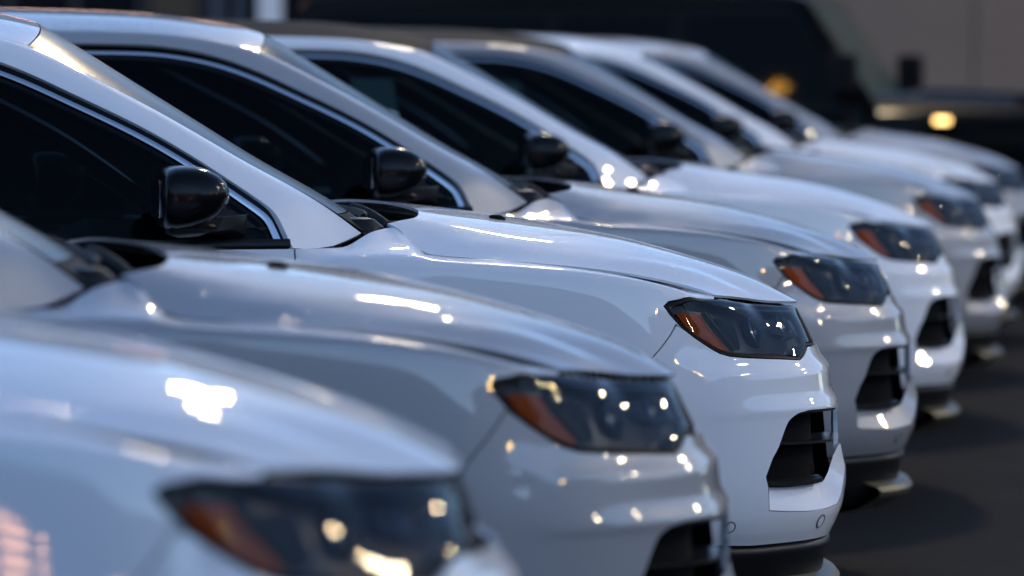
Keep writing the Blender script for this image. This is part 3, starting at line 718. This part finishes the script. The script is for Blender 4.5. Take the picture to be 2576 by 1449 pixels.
    fd = panel('front_door', SKIN, [(u2, 0), (ud, 0)] + [(ud, t) for t in (5, 10, 13, 14)] + zt(ud, u2), WHITE, car, step=.05, gap=.002)
    a_r = SKIN.inv(arch(WX_R, R_ARCH, 3, 177, 22))
    rd_cut = SKIN.inv([(-3.085, -.868, .50), (-3.13, -.868, .56)])
    rd = panel('rear_door', SKIN, [(u3, 0), (u2, 0)] + [(u2, t) for t in (5, 10, 13)] + zt(u2, u3), WHITE, car, step=.05, gap=.002)
    panel('quarter_panel', SKIN, [(0.0, 0.0), (float(a_r[-1][0]), 0.0)] + [tuple(p) for p in a_r[::-1]] + [(float(a_r[0][0]), 0.0), (u3, 0.0)] + [(u3, t) for t in (5, 10, 13)] + zt(u3, 0.0, 40) + [(0.0, 7.0)], WHITE, car, step=.05, gap=.002)
    for d, x in ((fd, -2.28), (rd, -2.98)):
        for k, sg in ((0, 1), (1, -1)):
            hull('door_handle', [[(x + dx, sg*(-.868 - oy - .012*math.cos(a)*.8), .93 + .013*math.sin(a)) for a in np.linspace(0, 2*math.pi, 10, endpoint=False)] for dx, oy in ((-.10, -.012), (-.085, .018), (0, .026), (.085, .018), (.10, -.012))], WHITE, d[k])
    # sill cladding and wheel-arch lips
    us3 = np.linspace(UX(-3.09), UX(-1.28), 30)
    P = np.stack([SKIN.at(us3, np.full(30, tt), o) for tt, o in ((2.6, .002), (2.2, .016), (.8, .016), (0, .004))] + [SKIN.at(us3, np.zeros(30), -.10) + np.array([0, 0, -.09])], 1)
    grid_patch('sill_cladding', P, MATTE, car)
    for cx in (WX_F, WX_R):
        an = [math.radians(a) for a in np.linspace(-4, 184, 40)]
        rows = []
        for r, o in ((R_ARCH + .045, .001), (R_ARCH + .035, .014), (R_ARCH - .004, .014), (R_ARCH - .02, -.03)):
            q = SKIN.inv([(cx + r*math.cos(a), -.868, max(.36 + r*math.sin(a), .33)) for a in an]); rows.append(SKIN.at(q[:, 0], q[:, 1], o))
        grid_patch('arch_lip', np.stack(rows, 1), MATTE, car)
    # ---- greenhouse
    lo = [(u, 0.0) for u in np.linspace(0, 1, 70)] + [(u, 1.0) for u in np.linspace(1, 0, 70)]
    panel('cabin_frame', PILLAR, lo, WHITE, car, step=.026, flange=.012, gap=.0012, scale=(3.2, .10))
    full = lambda S, a=0.0, b=1.0: [(u, 0.0) for u in np.linspace(a, b, 20)] + [(b, t) for t in np.linspace(0, 2, 30)[1:]] + [(u, 2.0) for u in np.linspace(b, a, 20)[1:]] + [(a, t) for t in np.linspace(2, 0, 30)[1:-1]]
    ws = panel('windscreen', SCREENS, full(SCREENS, .07), SCREEN, car, step=.05, flange=.004, gap=.003, scale=(.85, .62), mirror=False)[0]
    panel('frit_band', SCREENS, full(SCREENS, 0, .07), MATTE, ws, step=.04, flange=0, gap=0, scale=(.85, .62), mirror=False)
    panel('roof', ROOF, full(ROOF), WHITE, car, step=.07, flange=.01, gap=.0015, scale=(2.1, .54), mirror=False)
    # tailgate glass between the rear pillars
    us4 = np.linspace(.905, 1, 12); E = cspline(FR_K, FR, us4)
    P = np.stack([np.stack([E[:, 0] - .06*(1-f*f), f*np.abs(E[:, 1]), E[:, 2] + .06*(1-f*f)*np.linspace(1, 0, 12)], 1) for f in np.linspace(-1, 1, 13)], 1)
    grid_patch('rear_window', P, GLASS, car, mirror=False, flip=True)
    # side window area
    rr = cspline(RR_K, RR, np.linspace(0, .985, 60)); top = [(-p[0], p[2]) for p in rr]
    belt = 1.050
    outline = [(1.362, belt)] + [p for p in top if p[1] > belt + .002] + [(4.24, belt)]
    def inset(x0, x1, g):
        o = [(-p[0], p[2]) for p in cspline(RR_K, RR, np.linspace(.0, .985, 220))]
        lp = shrink(np.array([(1.362, belt - .2)] + o + [(4.24, belt - .2)]), g)
        lp = [tuple(p) for p in lp if x0 <= p[0] <= x1 and p[1] > belt + .012]
        return [(lp[0][0], belt + .012)] + lp + [(lp[-1][0], belt + .012)]
    wins = (('front_window', 1.37, 2.40), ('rear_window_pane', 2.47, 3.28), ('quarter_window', 3.34, 4.10))
    panel('window_seal', CAB, outline, GLOSSBLACK, car, off=-.012, step=.06, flange=.02, gap=.0, holes=[inset(a_, b_, .037) for _, a_, b_ in wins])
    for nm, x0, x1 in wins:
        panel(nm, CAB, inset(x0, x1, .036), GLASS, car, off=-.009, step=.08, flange=.002, gap=.0)
    ch = np.array([p for p in [(-q[0], q[2]) for q in cspline(RR_K, RR, np.linspace(.004, .975, 150))]])
    chs = shrink(np.vstack([[(1.362, .8)], ch, [(4.24, .8)]]), .0205)[1:-1]
    chs = np.array([p for p in chs if p[1] > belt + .004])
    ribbon('chrome_trim', CAB.at(chs[:, 0], chs[:, 1], -.011), CAB.n(chs[:, 0], chs[:, 1]), np.interp(np.linspace(0, 1, len(chs)), [0, .08, .3, 1], [.019, .017, .0145, .0145]), .010, CHROME, car)
    bx = np.linspace(1.366, 4.2, 60)
    ribbon('belt_moulding', CAB.at(bx, np.full(60, belt - .001), -.004), CAB.n(bx, np.full(60, belt)), .020, .012, SATIN, car)
    # sail panel ahead of the mirror
    panel('sail_panel', CAB, [(1.40, belt + .012), (1.425, 1.10), (1.47, 1.135), (1.56, 1.19), (1.57, belt + .012)], SATIN, car, off=-.006, step=.05, flange=.004, gap=.001)
    # ---- cowl, wipers
    n = 31; f = np.linspace(-1, 1, n)
    hd = HOOD.at(np.zeros(n), np.interp(f, [-1, 1], [0.02, 1.54]), 0)
    sb = SCREENS.at(np.zeros(n), f + 1)
    front = hd + np.array([.03, 0, -.022]); back = sb + np.array([.0, 0, -.004])
    midp = .5*(front + back); midp[:, 2] = np.minimum(front[:, 2], back[:, 2]) - .035
    P = np.stack([front + np.array([.0, 0, -.03]), .6*front + .4*midp + np.array([0, 0, -.01]), midp, .35*midp + .65*back, back], 1)
    cowl = grid_patch('cowl_panel', P, MATTE, car, mirror=False)[0]
    for (fa, fb, nm) in ((-.62, -.05, 0), (.10, .70, 1)):
        piv = SCREENS.at(np.array([.0]), np.array([fa + 1]))[0] + np.array([.050, 0, -.012])
        arm_end = SCREENS.at(np.array([.035]), np.array([(fa*.35 + fb*.65) + 1]))[0] + np.array([.012, 0, .016])
        ss = np.linspace(0, 1, 14); path = piv[None]*(1-ss)[:, None] + arm_end[None]*ss[:, None]; path[:, 2] += .008*np.sin(np.pi*ss)
        wip = ribbon('wiper', path, np.tile([.45, 0, .9], (14, 1)), np.linspace(.024, .014, 14), .014, MATTE, car, mirror=False)[0]
        hull('wiper_pivot', [[(piv[0] + r*math.cos(a), piv[1] + r*math.sin(a), piv[2] + h) for a in np.linspace(0, 2*math.pi, 16, endpoint=False)] for r, h in ((.026, -.03), (.026, .008), (.018, .020), (.008, .024))], MATTE, wip)
        bf = np.linspace(fa - .22, fb + .12, 20); bp = SCREENS.at(np.full(20, .030) + .010*np.linspace(0, 1, 20), bf + 1, .008)
        ribbon('wiper_blade', bp, SCREENS.n(np.full(20, .08), bf + 1), .012, .014, RUBBER, wip, mirror=False)
    # near-side cowl end cap beside the pillar
    hull('cowl_end', [[(-1.16 + .045*math.cos(a)*k + dx, -.60 + .035*math.sin(a)*k, z) for a in np.linspace(0, 2*math.pi, 12, endpoint=False)] for k, z, dx in ((1.1, 1.03, .0), (1.0, 1.075, 0), (.75, 1.092, -.01), (.3, 1.096, -.012))], SATIN, cowl)
    # ---- headlights
    lo3 = [tuple(p) for p in lampL] + [(float(lampL[-1][0]) + .005, 12.0), (float(lampL[-1][0]) + .012, 13.0), (float(lampL[-1][0]) + .012, 14.2)]
    ucor = lo3[-1][0]
    lo3 += [(u, 14.72) for u in np.linspace(ucor, uG + .01, 16)[1:]] + [tuple(p) for p in lampT[::-1][0:-1]]
    lo3 = np.array(lo3); sc = np.array([1, .045])
    ins = shrink(lo3*sc, .0095)/sc; ins[:, 1] = np.where(ins[:, 1] > 13.9, ins[:, 1] - .42*np.clip((ins[:, 0] - uG + .03)/.06, 0, 1), ins[:, 1])
    hl = panel('headlight', SKIN, lo3, GLOSSBLACK, car, off=-.040, step=.03, flange=.0, gap=.0)
    bz = panel('lamp_bezel', SKIN, lo3, BEZEL, None, off=-.0015, step=.012, flange=.038, gap=.0016, holes=[ins])
    ln = panel('lens', SKIN, ins, LENS, None, off=.001, step=.018, flange=.0, gap=.0)
    am = panel('amber_reflector', SKIN, SKIN.inv(AMBER, -.018), AMBERM, None, off=-.018, step=.012, flange=.012, gap=0)
    bw = panel('lamp_bowl', SKIN, ins, BOWLM, None, off=-.032, step=.02, flange=0, gap=.004)
    fl = panel('fluted_reflector', SKIN, SKIN.inv(FLUTE, -.028), FLUTEM, None, off=-.026, step=.01, flange=.006, gap=0)
    pr = panel('projector', SKIN, SKIN.inv(BOWL, -.022), PROJM, None, off=-.020, step=.012, flange=.02, gap=0)
    sp = []
    uu = np.linspace(float(lampL[5][0]) + .02, float(lampL[-3][0]), 16)
    for grp in (bz, ln, am, bw, fl, pr):
        for k in (0, 1): grp[k].parent = hl[k]
    dv = SKIN.inv([(-.440, -.79, .892), (-.425, -.785, .868), (-.40, -.775, .838), (-.372, -.765, .806)])
    for k, sg in ((0, 1), (1, -1)):
        pth = resample(SKIN.at(dv[:, 0], dv[:, 1], -.016), 14); nn = SKIN.n(*np.stack([np.interp(np.linspace(0, 3, 14), range(4), dv[:, q]) for q in (0, 1)]))
        ribbon('lamp_divider', pth*np.array([1, sg, 1]), nn*np.array([1, sg, 1]), .013, .010, GLOSSBLACK, hl[k], mirror=False)
        top = resample(SKIN.at(np.linspace(float(lampT[2][0]) + .04, ucor - .06, 18), np.full(18, 13.55), -.012), 18)
        tn = SKIN.n(np.linspace(float(lampT[2][0]) + .04, ucor - .06, 18), np.full(18, 13.55))
        ribbon('daytime_strip', top*np.array([1, sg, 1]), tn*np.array([1, sg, 1]), .013, .006, FLUTEM, hl[k], mirror=False)
    for bc, rad in (((-.205, -.565, .838), .026), ((-.295, -.672, .838), .029)):
        u, t = SKIN.inv([bc])[0]; cpt = SKIN.at(np.array([u]), np.array([t]), -.030)[0]; nn = SKIN.n(np.array([u]), np.array([t]))[0]; nn = nn + np.array([.55, 0, 0]); nn /= np.linalg.norm(nn)
        a_ = np.cross(nn, (0, 0, 1)); a_ /= np.linalg.norm(a_); b_ = np.cross(a_, nn)
        for k, sg in ((0, 1), (1, -1)):
            ring = lambda r, hh: [tuple((cpt + (a_*math.cos(q)*1.25 + b_*math.sin(q))*r + nn*hh)*np.array([1, sg, 1])) for q in np.linspace(0, 2*math.pi, 24, endpoint=False)]
            hull('projector_ring', [ring(rad*1.25, -.01), ring(rad*1.25, .004), ring(rad*1.12, .007), ring(rad*1.0, .004), ring(rad*.98, -.006)], PROJM, hl[k], caps=False)
            hull('projector_lens', [ring(rad*.98, -.004), ring(rad*.9, .003), ring(rad*.65, .010), ring(rad*.35, .014), ring(rad*.08, .0155)], GLOSSBLACK, hl[k], ang=80)
    # ---- main grille and lower intake, badge-less nose
    ug0 = float(SKIN.inv([(-.03, -.42, .82)])[0, 0])
    mg = panel('main_grille', SKIN, [(ug0, 10.9), (ue, 10.6), (ue, 14.3), (ug0 + .03, 14.3)], GLOSSBLACK, car, off=-.02, step=.03, flange=.0, gap=.001)
    for k, sg in ((0, 1), (1, -1)):
        for i in range(4 if sg > 0 else 3):
            uc2 = ue - (.0 if sg > 0 else .0) - .112*i - (.0 if sg > 0 else .112)
            if sg > 0 and i == 0: uc2 = ue - .045
            hw = .043
            lp = [(uc2 - hw, 11.3), (min(uc2 + hw, ue), 11.3), (min(uc2 + hw, ue), 13.8), (uc2 - hw, 13.8)]
            o = panel('grille_slot', SKIN, lp, SATINMETAL, mg[k], off=-.012, step=.03, flange=.01, gap=.002, mirror=False, holes=[[(uc2 - hw + .008, 11.5), (min(uc2 + hw, ue) - .008, 11.5), (min(uc2 + hw, ue) - .008, 13.6), (uc2 - hw + .008, 13.6)]])[0]
            if sg < 0:
                me = o.data
                for v in me.vertices: v.co.y *= -1
                me.flip_normals()
    panel('lower_intake', SKIN, [(uc - .01, 2.2), (ue, 2.2), (ue, 6.0), (uc - .03, 5.7)], MATTE, car, off=-.03, step=.04, flange=0, gap=0)
    panel('tail_light', SKIN, [(.45, 12.0), (.95, 12.4), (1.02, 14.2), (.45, 14.4)], TAILM, car, off=.012, step=.05, flange=.02)
    # ---- mirrors
    o2 = [(-1.677, 1.183), (-1.674, 1.200), (-1.664, 1.211), (-1.648, 1.2165), (-1.625, 1.218), (-1.600, 1.2165), (-1.575, 1.210), (-1.552, 1.198), (-1.537, 1.183), (-1.530, 1.165), (-1.531, 1.148), (-1.538, 1.132),
          (-1.553, 1.115), (-1.58, 1.100), (-1.615, 1.090), (-1.645, 1.086), (-1.665, 1.089), (-1.675, 1.102), (-1.678, 1.130), (-1.679, 1.158)]
    o2 = np.array(o2); cc = np.array([-1.63, 1.150])
    for sg in (1, -1):
        rings = []
        for y, k, dx in ((-.872, .62, .012), (-.885, .80, .006), (-.91, .92, .002), (-.95, .985, 0), (-1.0, 1.0, 0), (-1.035, .97, -.001), (-1.06, .88, -.004), (-1.075, .72, -.01), (-1.081, .45, -.018), (-1.083, .15, -.022)):
            q = cc + (o2 - cc)*k; q[:, 0] = np.where(o2[:, 0] < -1.66, np.maximum(q[:, 0], -1.679 + (1-k)*.03), q[:, 0])
            rings.append([(a + dx, sg*y, c2) for a, c2 in q])
        mr = hull('side_mirror', rings, GLOSSBLACK, car, ang=60)[0]
        base = [[(-1.66, -1.03, 1.092), (-1.56, -1.035, 1.092), (-1.555, -.93, 1.100), (-1.655, -.93, 1.096)], [(-1.655, -1.02, 1.076), (-1.575, -1.02, 1.080), (-1.57, -.93, 1.080), (-1.65, -.93, 1.076)], [(-1.63, -.98, 1.068), (-1.59, -.98, 1.071), (-1.585, -.94, 1.070), (-1.63, -.94, 1.068)]]
        hull('mirror_base', [[(x, sg*y, z) for x, y, z in r] for r in base], SATIN, mr, ang=40)
        armr = [[(-1.61, -.96, 1.108), (-1.53, -.95, 1.110), (-1.545, -.95, 1.080), (-1.61, -.96, 1.074)], [(-1.58, -.90, 1.106), (-1.475, -.89, 1.110), (-1.50, -.89, 1.082), (-1.58, -.90, 1.076)], [(-1.58, -.825, 1.105), (-1.455, -.82, 1.112), (-1.46, -.82, 1.066), (-1.58, -.825, 1.066)]]
        hull('mirror_arm', [[(x, sg*y, z) for x, y, z in r] for r in armr], SATIN, mr, ang=40)
        gl = [(a - .001, b_) for a, b_ in ((-1.679, 1.10), (-1.679, 1.195))]
        box('mirror_glass', (-1.6795, min(sg*-.92, sg*-1.03), 1.112), (-1.6775, max(sg*-.92, sg*-1.03), 1.188), CHROME, mr)
        box('turn_repeater', (-1.536, min(sg*-1.0, sg*-1.05), 1.128), (-1.5325, max(sg*-1.0, sg*-1.05), 1.136), LENS, mr)
    # ---- wheels
    for cx in (WX_F, WX_R):
        for sg in (1, -1):
            ctr = (cx, sg*-.755, .345)
            wh = lathe('wheel', [(.24, -.10), (.30, -.105), (.335, -.09), (.345, -.06), (.345, .06), (.335, .09), (.30, .105), (.235, .10), (.225, .08), (.225, -.08), (.24, -.10)], ctr, -sg, RUBBER, car)
            rm = lathe('rim', [(.232, .098), (.222, .100), (.212, .07), (.205, -.02), (.20, -.08), (.05, -.08)], ctr, -sg, RIM, wh)
            lathe('hub', [(.06, .04), (.06, .075), (.05, .085), (.02, .088), (.001, .088)], ctr, -sg, RIM, rm, 20)
            for k in range(5):
                a = 2*math.pi*k/5 + .3
                d = np.array([math.cos(a), math.sin(a)]); e = np.array([-d[1], d[0]])
                R_ = lambda r, w, o: [(ctr[0] + d[0]*r + e[0]*s*w, ctr[1] - sg*oo, ctr[2] + d[1]*r + e[1]*s*w) for s, oo in ((-1, o), (1, o), (.7, o - .03), (-.7, o - .03))]
                hull('spoke', [R_(.045, .022, .075), R_(.13, .020, .088), R_(.215, .034, .088)], RIM, rm)
    # cabin silhouettes: seats and wheel seen darkly through the glass are left to the black inside; dashboard floor closes the cabin
    box('cabin_floor', (-4.2, -.72, .93), (-1.22, .72, .97), VOID, car)
    U, T = np.meshgrid(np.linspace(0, 1, 24), np.linspace(0, 2, 16), indexing='ij')
    grid_patch('headliner', ROOF.at(U.ravel(), T.ravel(), -.035).reshape(24, 16, 3), PLASTICGREY, car, mirror=False)
    def seat(x, y):
        rr = lambda cx, z, a, b: [(cx + a*math.cos(q)*(1 if math.cos(q) > 0 else .8), y + b*math.copysign(abs(math.sin(q))**.6, math.sin(q)), z) for q in np.linspace(0, 2*math.pi, 16, endpoint=False)]
        st = hull('seat_back', [rr(x + .03, .80, .09, .23), rr(x - .02, 1.0, .085, .24), rr(x - .08, 1.16, .07, .21), rr(x - .10, 1.205, .045, .17), rr(x - .10, 1.215, .02, .12)], PLASTICGREY, car)[0]
        hull('headrest', [rr(x - .115, 1.235, .03, .08), rr(x - .12, 1.26, .05, .125), rr(x - .125, 1.34, .05, .125), rr(x - .13, 1.375, .035, .10), rr(x - .13, 1.385, .015, .06)], PLASTICGREY, st)
    for y in (-.36, .36): seat(-2.42, y); seat(-3.32, y)
    dash = hull('dashboard', [[(-1.30, y, .95), (-1.42, y, 1.045), (-1.58, y, 1.06), (-1.68, y, 1.02), (-1.70, y, .90)] for y in (-.66, -.3, .3, .66)], PLASTICGREY, car)[0]
    an = np.linspace(0, 2*math.pi, 29); w = np.stack([-1.86 - .09*np.sin(an), .36 + .185*np.cos(an), 1.03 + .165*np.sin(an)], 1)
    ribbon('steering_wheel', w, np.tile([-.9, 0, .45], (29, 1)), .028, .022, SATIN, dash, mirror=False)
    return car

def kids(o): return [c for c in COL.objects if c.parent == o]
def copy_tree(o, parent=None, cm=None):
    if cm is None:
        cm = {}
        for c in COL.objects:
            if c.parent: cm.setdefault(c.parent.name, []).append(c)
    c = o.copy(); COL.objects.link(c)
    if parent: c.parent = parent
    for ch in cm.get(o.name, []): copy_tree(ch, c, cm)
    return c
def repaint(o, m, only=None):
    """give every painted part of one car its own colour"""
    for c in [o] + list(o.children_recursive):
        if c.type == 'MESH' and c.data.materials and c.data.materials[0] == WHITE and (only is None or c.name.split('.')[0] in only):
            c.material_slots[0].link = 'OBJECT'; c.material_slots[0].material = m

# ---------------------------------------------------------------- the row of parked cars
ROW = [(-.033, 6.42), (.296, 8.541), (.661, 11.104), (1.027, 13.482), (1.428, 16.299), (1.912, 19.582), (2.29, 22.518), (2.699, 25.371)]
YAW = [math.radians(a) for a in (10.5, 13.75, 13.75, 13.75, 13.75, 13.9, 13.5, 13.75)]
LABELS = ['white compact SUV nearest the camera, its bonnet and headlight blurred at the bottom',
          'silver compact SUV between the nearest white car and the sharply focused white car',
          'white compact SUV in sharp focus with its black mirror and whole fog grille showing',
          'silver compact SUV with a silver roof, parked next beyond the sharply focused white car',
          'white compact SUV with a black roof, fifth from the camera',
          'silver compact SUV with a black roof, sixth from the camera',
          'white compact SUV with a white roof, second from the far end of the row',
          'silver compact SUV at the far end of the row, in front of the black off-roader']
first = build_car()
cars = []
for i, (x, y) in enumerate(ROW):
    c = first if i == 0 else copy_tree(first)
    c.location = (x, y, .015 if i == 0 else 0); c.rotation_euler = (0, 0, YAW[i]); cars.append(c)
    tag(c, LABELS[i], 'car', 'compact cars parked side by side in a row')
    if i in (1, 3, 5, 7): repaint(c, SILVER)
    if i in (4, 5):
        for ch in kids(c):
            if ch.name.startswith('roof') and not ch.name.startswith('roof_rail'):
                ch.material_slots[0].link = 'OBJECT'; ch.material_slots[0].material = BLACKPAINT

def sticker(car, x, z, w, h):
    V = []
    for a, b in ((0, 0), (w, 0), (w, h), (0, h)):
        u, t_ = np.array([x + a]), np.array([z + b]); V.append(tuple(CAB.at(u, t_, -.022)[0]))
    mk('window_sticker', V, [(0, 1, 2, 3)], PAPER, car)
sticker(cars[4], 2.02, 1.28, .14, .12)
sticker(cars[5], 2.10, 1.24, .16, .14)

# ---------------------------------------------------------------- boxy black off-roader behind the row
def off_roader(loc, rz):
    t = tag(empty('off_roader', loc, rz), 'boxy black off-roader with upright windscreen standing behind the last white car', 'car')
    P = mat('off_roader_black', (.003, .003, .0033), .35, 0, .12, .05, spec=.06)
    prism('body_tub', [(-1.42, .52), (-1.42, 1.12), (-5.05, 1.12), (-5.07, .60), (-4.75, .52)], -.76, .76, P, t, bev=.03)
    # hood: crowned lattice
    xs = np.linspace(-1.40, -.16, 14); ys = np.linspace(-1, 1, 13)
    H = np.array([[(x, y*(.70 - .10*(x+1.40)/1.24), 1.235 - .055*((x+1.4)/1.24)**2 - .03*y*y - .09*max(0, abs(y)-.80)/.2*1.0 - (.05 if i == 13 else 0)) for y in ys] for i, x in enumerate(xs)])
    hood = grid_patch('hood', H, P, t, mirror=False)[0]
    prism('engine_bay_side', [(-1.40, .80), (-1.40, 1.13), (-.18, 1.06), (-.16, .80)], -.685, .685, P, t, bev=.02)
    prism('hood_bulge', [(-1.2, 1.20), (-1.1, 1.262), (-.5, 1.235), (-.3, 1.17)], -.28, .28, P, hood, bev=.02)
    for y in (-.45, .45): box('hood_latch', (-.52, y - .03, 1.17), (-.40, y + .03, 1.235), MATTE, hood, bev=.01)
    # grille with seven slots and round lamps
    g = box('grille', (-.17, -.66, .66), (-.06, .66, 1.12), P, t, bev=.03)
    for i in range(7): box('grille_slot', (-.065, -.255 + .075*i, .72), (-.055, -.205 + .075*i, 1.05), VOID, g, bev=.004)
    for y in (-.46, .46):
        hl = lathe('headlight', [(.001, .0), (.085, .0), (.095, .012), (.10, .0), (.10, -.03)], (0, 0, 0), 1, LENS, t, 24)
        hl.data.transform(__import__('mathutils').Matrix.Rotation(-math.pi/2, 4, 'Z')); hl.location = (-.05, y, .92)
    box('front_bumper', (-.10, -.80, .50), (.12, .80, .66), MATTE, t, bev=.03)
    # flared fenders
    for cx, nm in ((-.62, 'fender_flare'), (-4.40, 'fender_flare')):
        for s in (-1, 1):
            o = [(cx + .66, .66), (cx + .52, .90), (cx + .40, .985), (cx - .42, .985), (cx - .60, .80), (cx - .66, .56), (cx - .58, .56), (cx - .50, .76), (cx - .36, .90), (cx + .36, .90), (cx + .46, .82), (cx + .56, .62)]
            dz = .14 if cx > -1 else 0.0; o = [(a_, b_ + dz) for a_, b_ in o]
            f = prism(nm, o, s*.68, s*.94, MATTE, t, bev=.012)
            if cx > -1: box('marker_lamp', (cx - .34, min(s*.925, s*.95), 1.060), (cx - .25, max(s*.925, s*.95), 1.090), led('marker_lens', (1.0, .60, .20), 2.2), f, bev=.004)
    for s in (-1, 1):
        for cx in (-.62, -4.40):
            w = lathe('wheel', [(.22, -.10), (.37, -.12), (.405, -.09), (.405, .09), (.37, .12), (.22, .10)], (cx, s*.76, .405), s, RUBBER, t)
            lathe('rim', [(.22, .09), (.19, .06), (.06, .05), (.05, .08), (.001, .08)], (cx, s*.76, .405), s, RIM, w)
    # cabin: windscreen frame, pillars, roof, glass
    fr = prism('windscreen_frame', [(-1.40, 1.10), (-1.34, 1.12), (-1.79, 1.80), (-1.87, 1.80)], -.72, .72, P, t)
    # cut-through glass lies proud of the frame
    a, b = np.array([-1.362, 0, 1.165]), np.array([-1.768, 0, 1.765]); n = np.array([.83, 0, .55])*.006
    V = [tuple(a + n + [0, -.70, 0]), tuple(a + n + [0, .60, 0]), tuple(b + n + [0, .53, 0]), tuple(b + n + [0, -.615, 0])]
    V += [tuple(np.array(v) - n*1.0) for v in V]
    fixn(mk('windscreen', V, [(0, 1, 2, 3), (7, 6, 5, 4), (0, 4, 5, 1), (1, 5, 6, 2), (2, 6, 7, 3), (3, 7, 4, 0)], mat('teal_windscreen', (.006, .034, .038), .35, spec=.04), fr, smooth=False))
    prof = [(-1.80, 1.785), (-1.88, 1.83), (-2.2, 1.855), (-4.4, 1.865), (-4.97, 1.835), (-5.05, 1.76), (-5.05, 1.70), (-1.80, 1.74)]
    prism('roof', prof, -.645, .645, P, t, bev=.03)
    for s in (-1, 1):
        side = [(-1.43, 1.12), (-1.865, 1.76), (-5.03, 1.76), (-5.05, 1.12)]
        V = [(x, s*(.755 - (z - 1.12)*.17), z) for x, z in side] + [(x, s*(.68 - (z - 1.12)*.17), z) for x, z in side]
        sp = fixn(mk('side_panel', V, [(0, 1, 2, 3), (4, 5, 6, 7), (0, 1, 5, 4), (1, 2, 6, 5), (2, 3, 7, 6), (3, 0, 4, 7)], P, t, smooth=False))
        for q in ([(-1.50, 1.17), (-1.86, 1.70), (-2.55, 1.70), (-2.55, 1.17)], [(-2.66, 1.17), (-2.66, 1.70), (-3.35, 1.70), (-3.35, 1.17)], [(-3.46, 1.17), (-3.46, 1.70), (-4.90, 1.70), (-4.90, 1.17)]):
            W_ = [(x, s*(.755 - (z - 1.12)*.17 + .004), z) for x, z in q] + [(x, s*(.755 - (z - 1.12)*.17 - .004), z) for x, z in q]
            fixn(mk('side_window', W_, [(0, 1, 2, 3), (7, 6, 5, 4), (0, 4, 5, 1), (1, 5, 6, 2), (2, 6, 7, 3), (3, 7, 4, 0)], GLASS, sp, smooth=False))
        for x0, x1 in ((-1.50, -2.58), (-2.62, -3.40)):
            d = box('door', (x1, min(s*.755, s*.772), .62), (x0, max(s*.755, s*.772), 1.11), P, t, bev=.008)
            box('door_handle', (x1 + .06, min(s*.77, s*.80), .98), (x1 + .22, max(s*.77, s*.80), 1.02), MATTE, d, bev=.006)
        mx = -.14 if s < 0 else 0.0
        m = box('side_mirror', (-1.46 + mx, min(s*.84, s*1.02), 1.24), (-1.30 + mx, max(s*.84, s*1.02), 1.47), MATTE, t, bev=.03)
        box('mirror_arm', (-1.46 + mx, min(s*.74, s*.86), 1.20), (-1.38 + mx, max(s*.74, s*.86), 1.27), MATTE, m, bev=.01)
    lathe('spare_wheel', [(.001, .10), (.22, .10), (.37, .12), (.405, .09), (.405, -.09), (.37, -.12), (.001, -.12)], (0, 0, 0), 1, RUBBER, t).data.transform(__import__('mathutils').Matrix.Translation((-5.19, 0, .98)) @ __import__('mathutils').Matrix.Rotation(math.pi/2, 4, 'Z'))
    return t
off_roader((3.716, 29.39, 0), math.radians(-13))

bpy.data.objects['off_roader'].scale = (1, 1, 1.03)
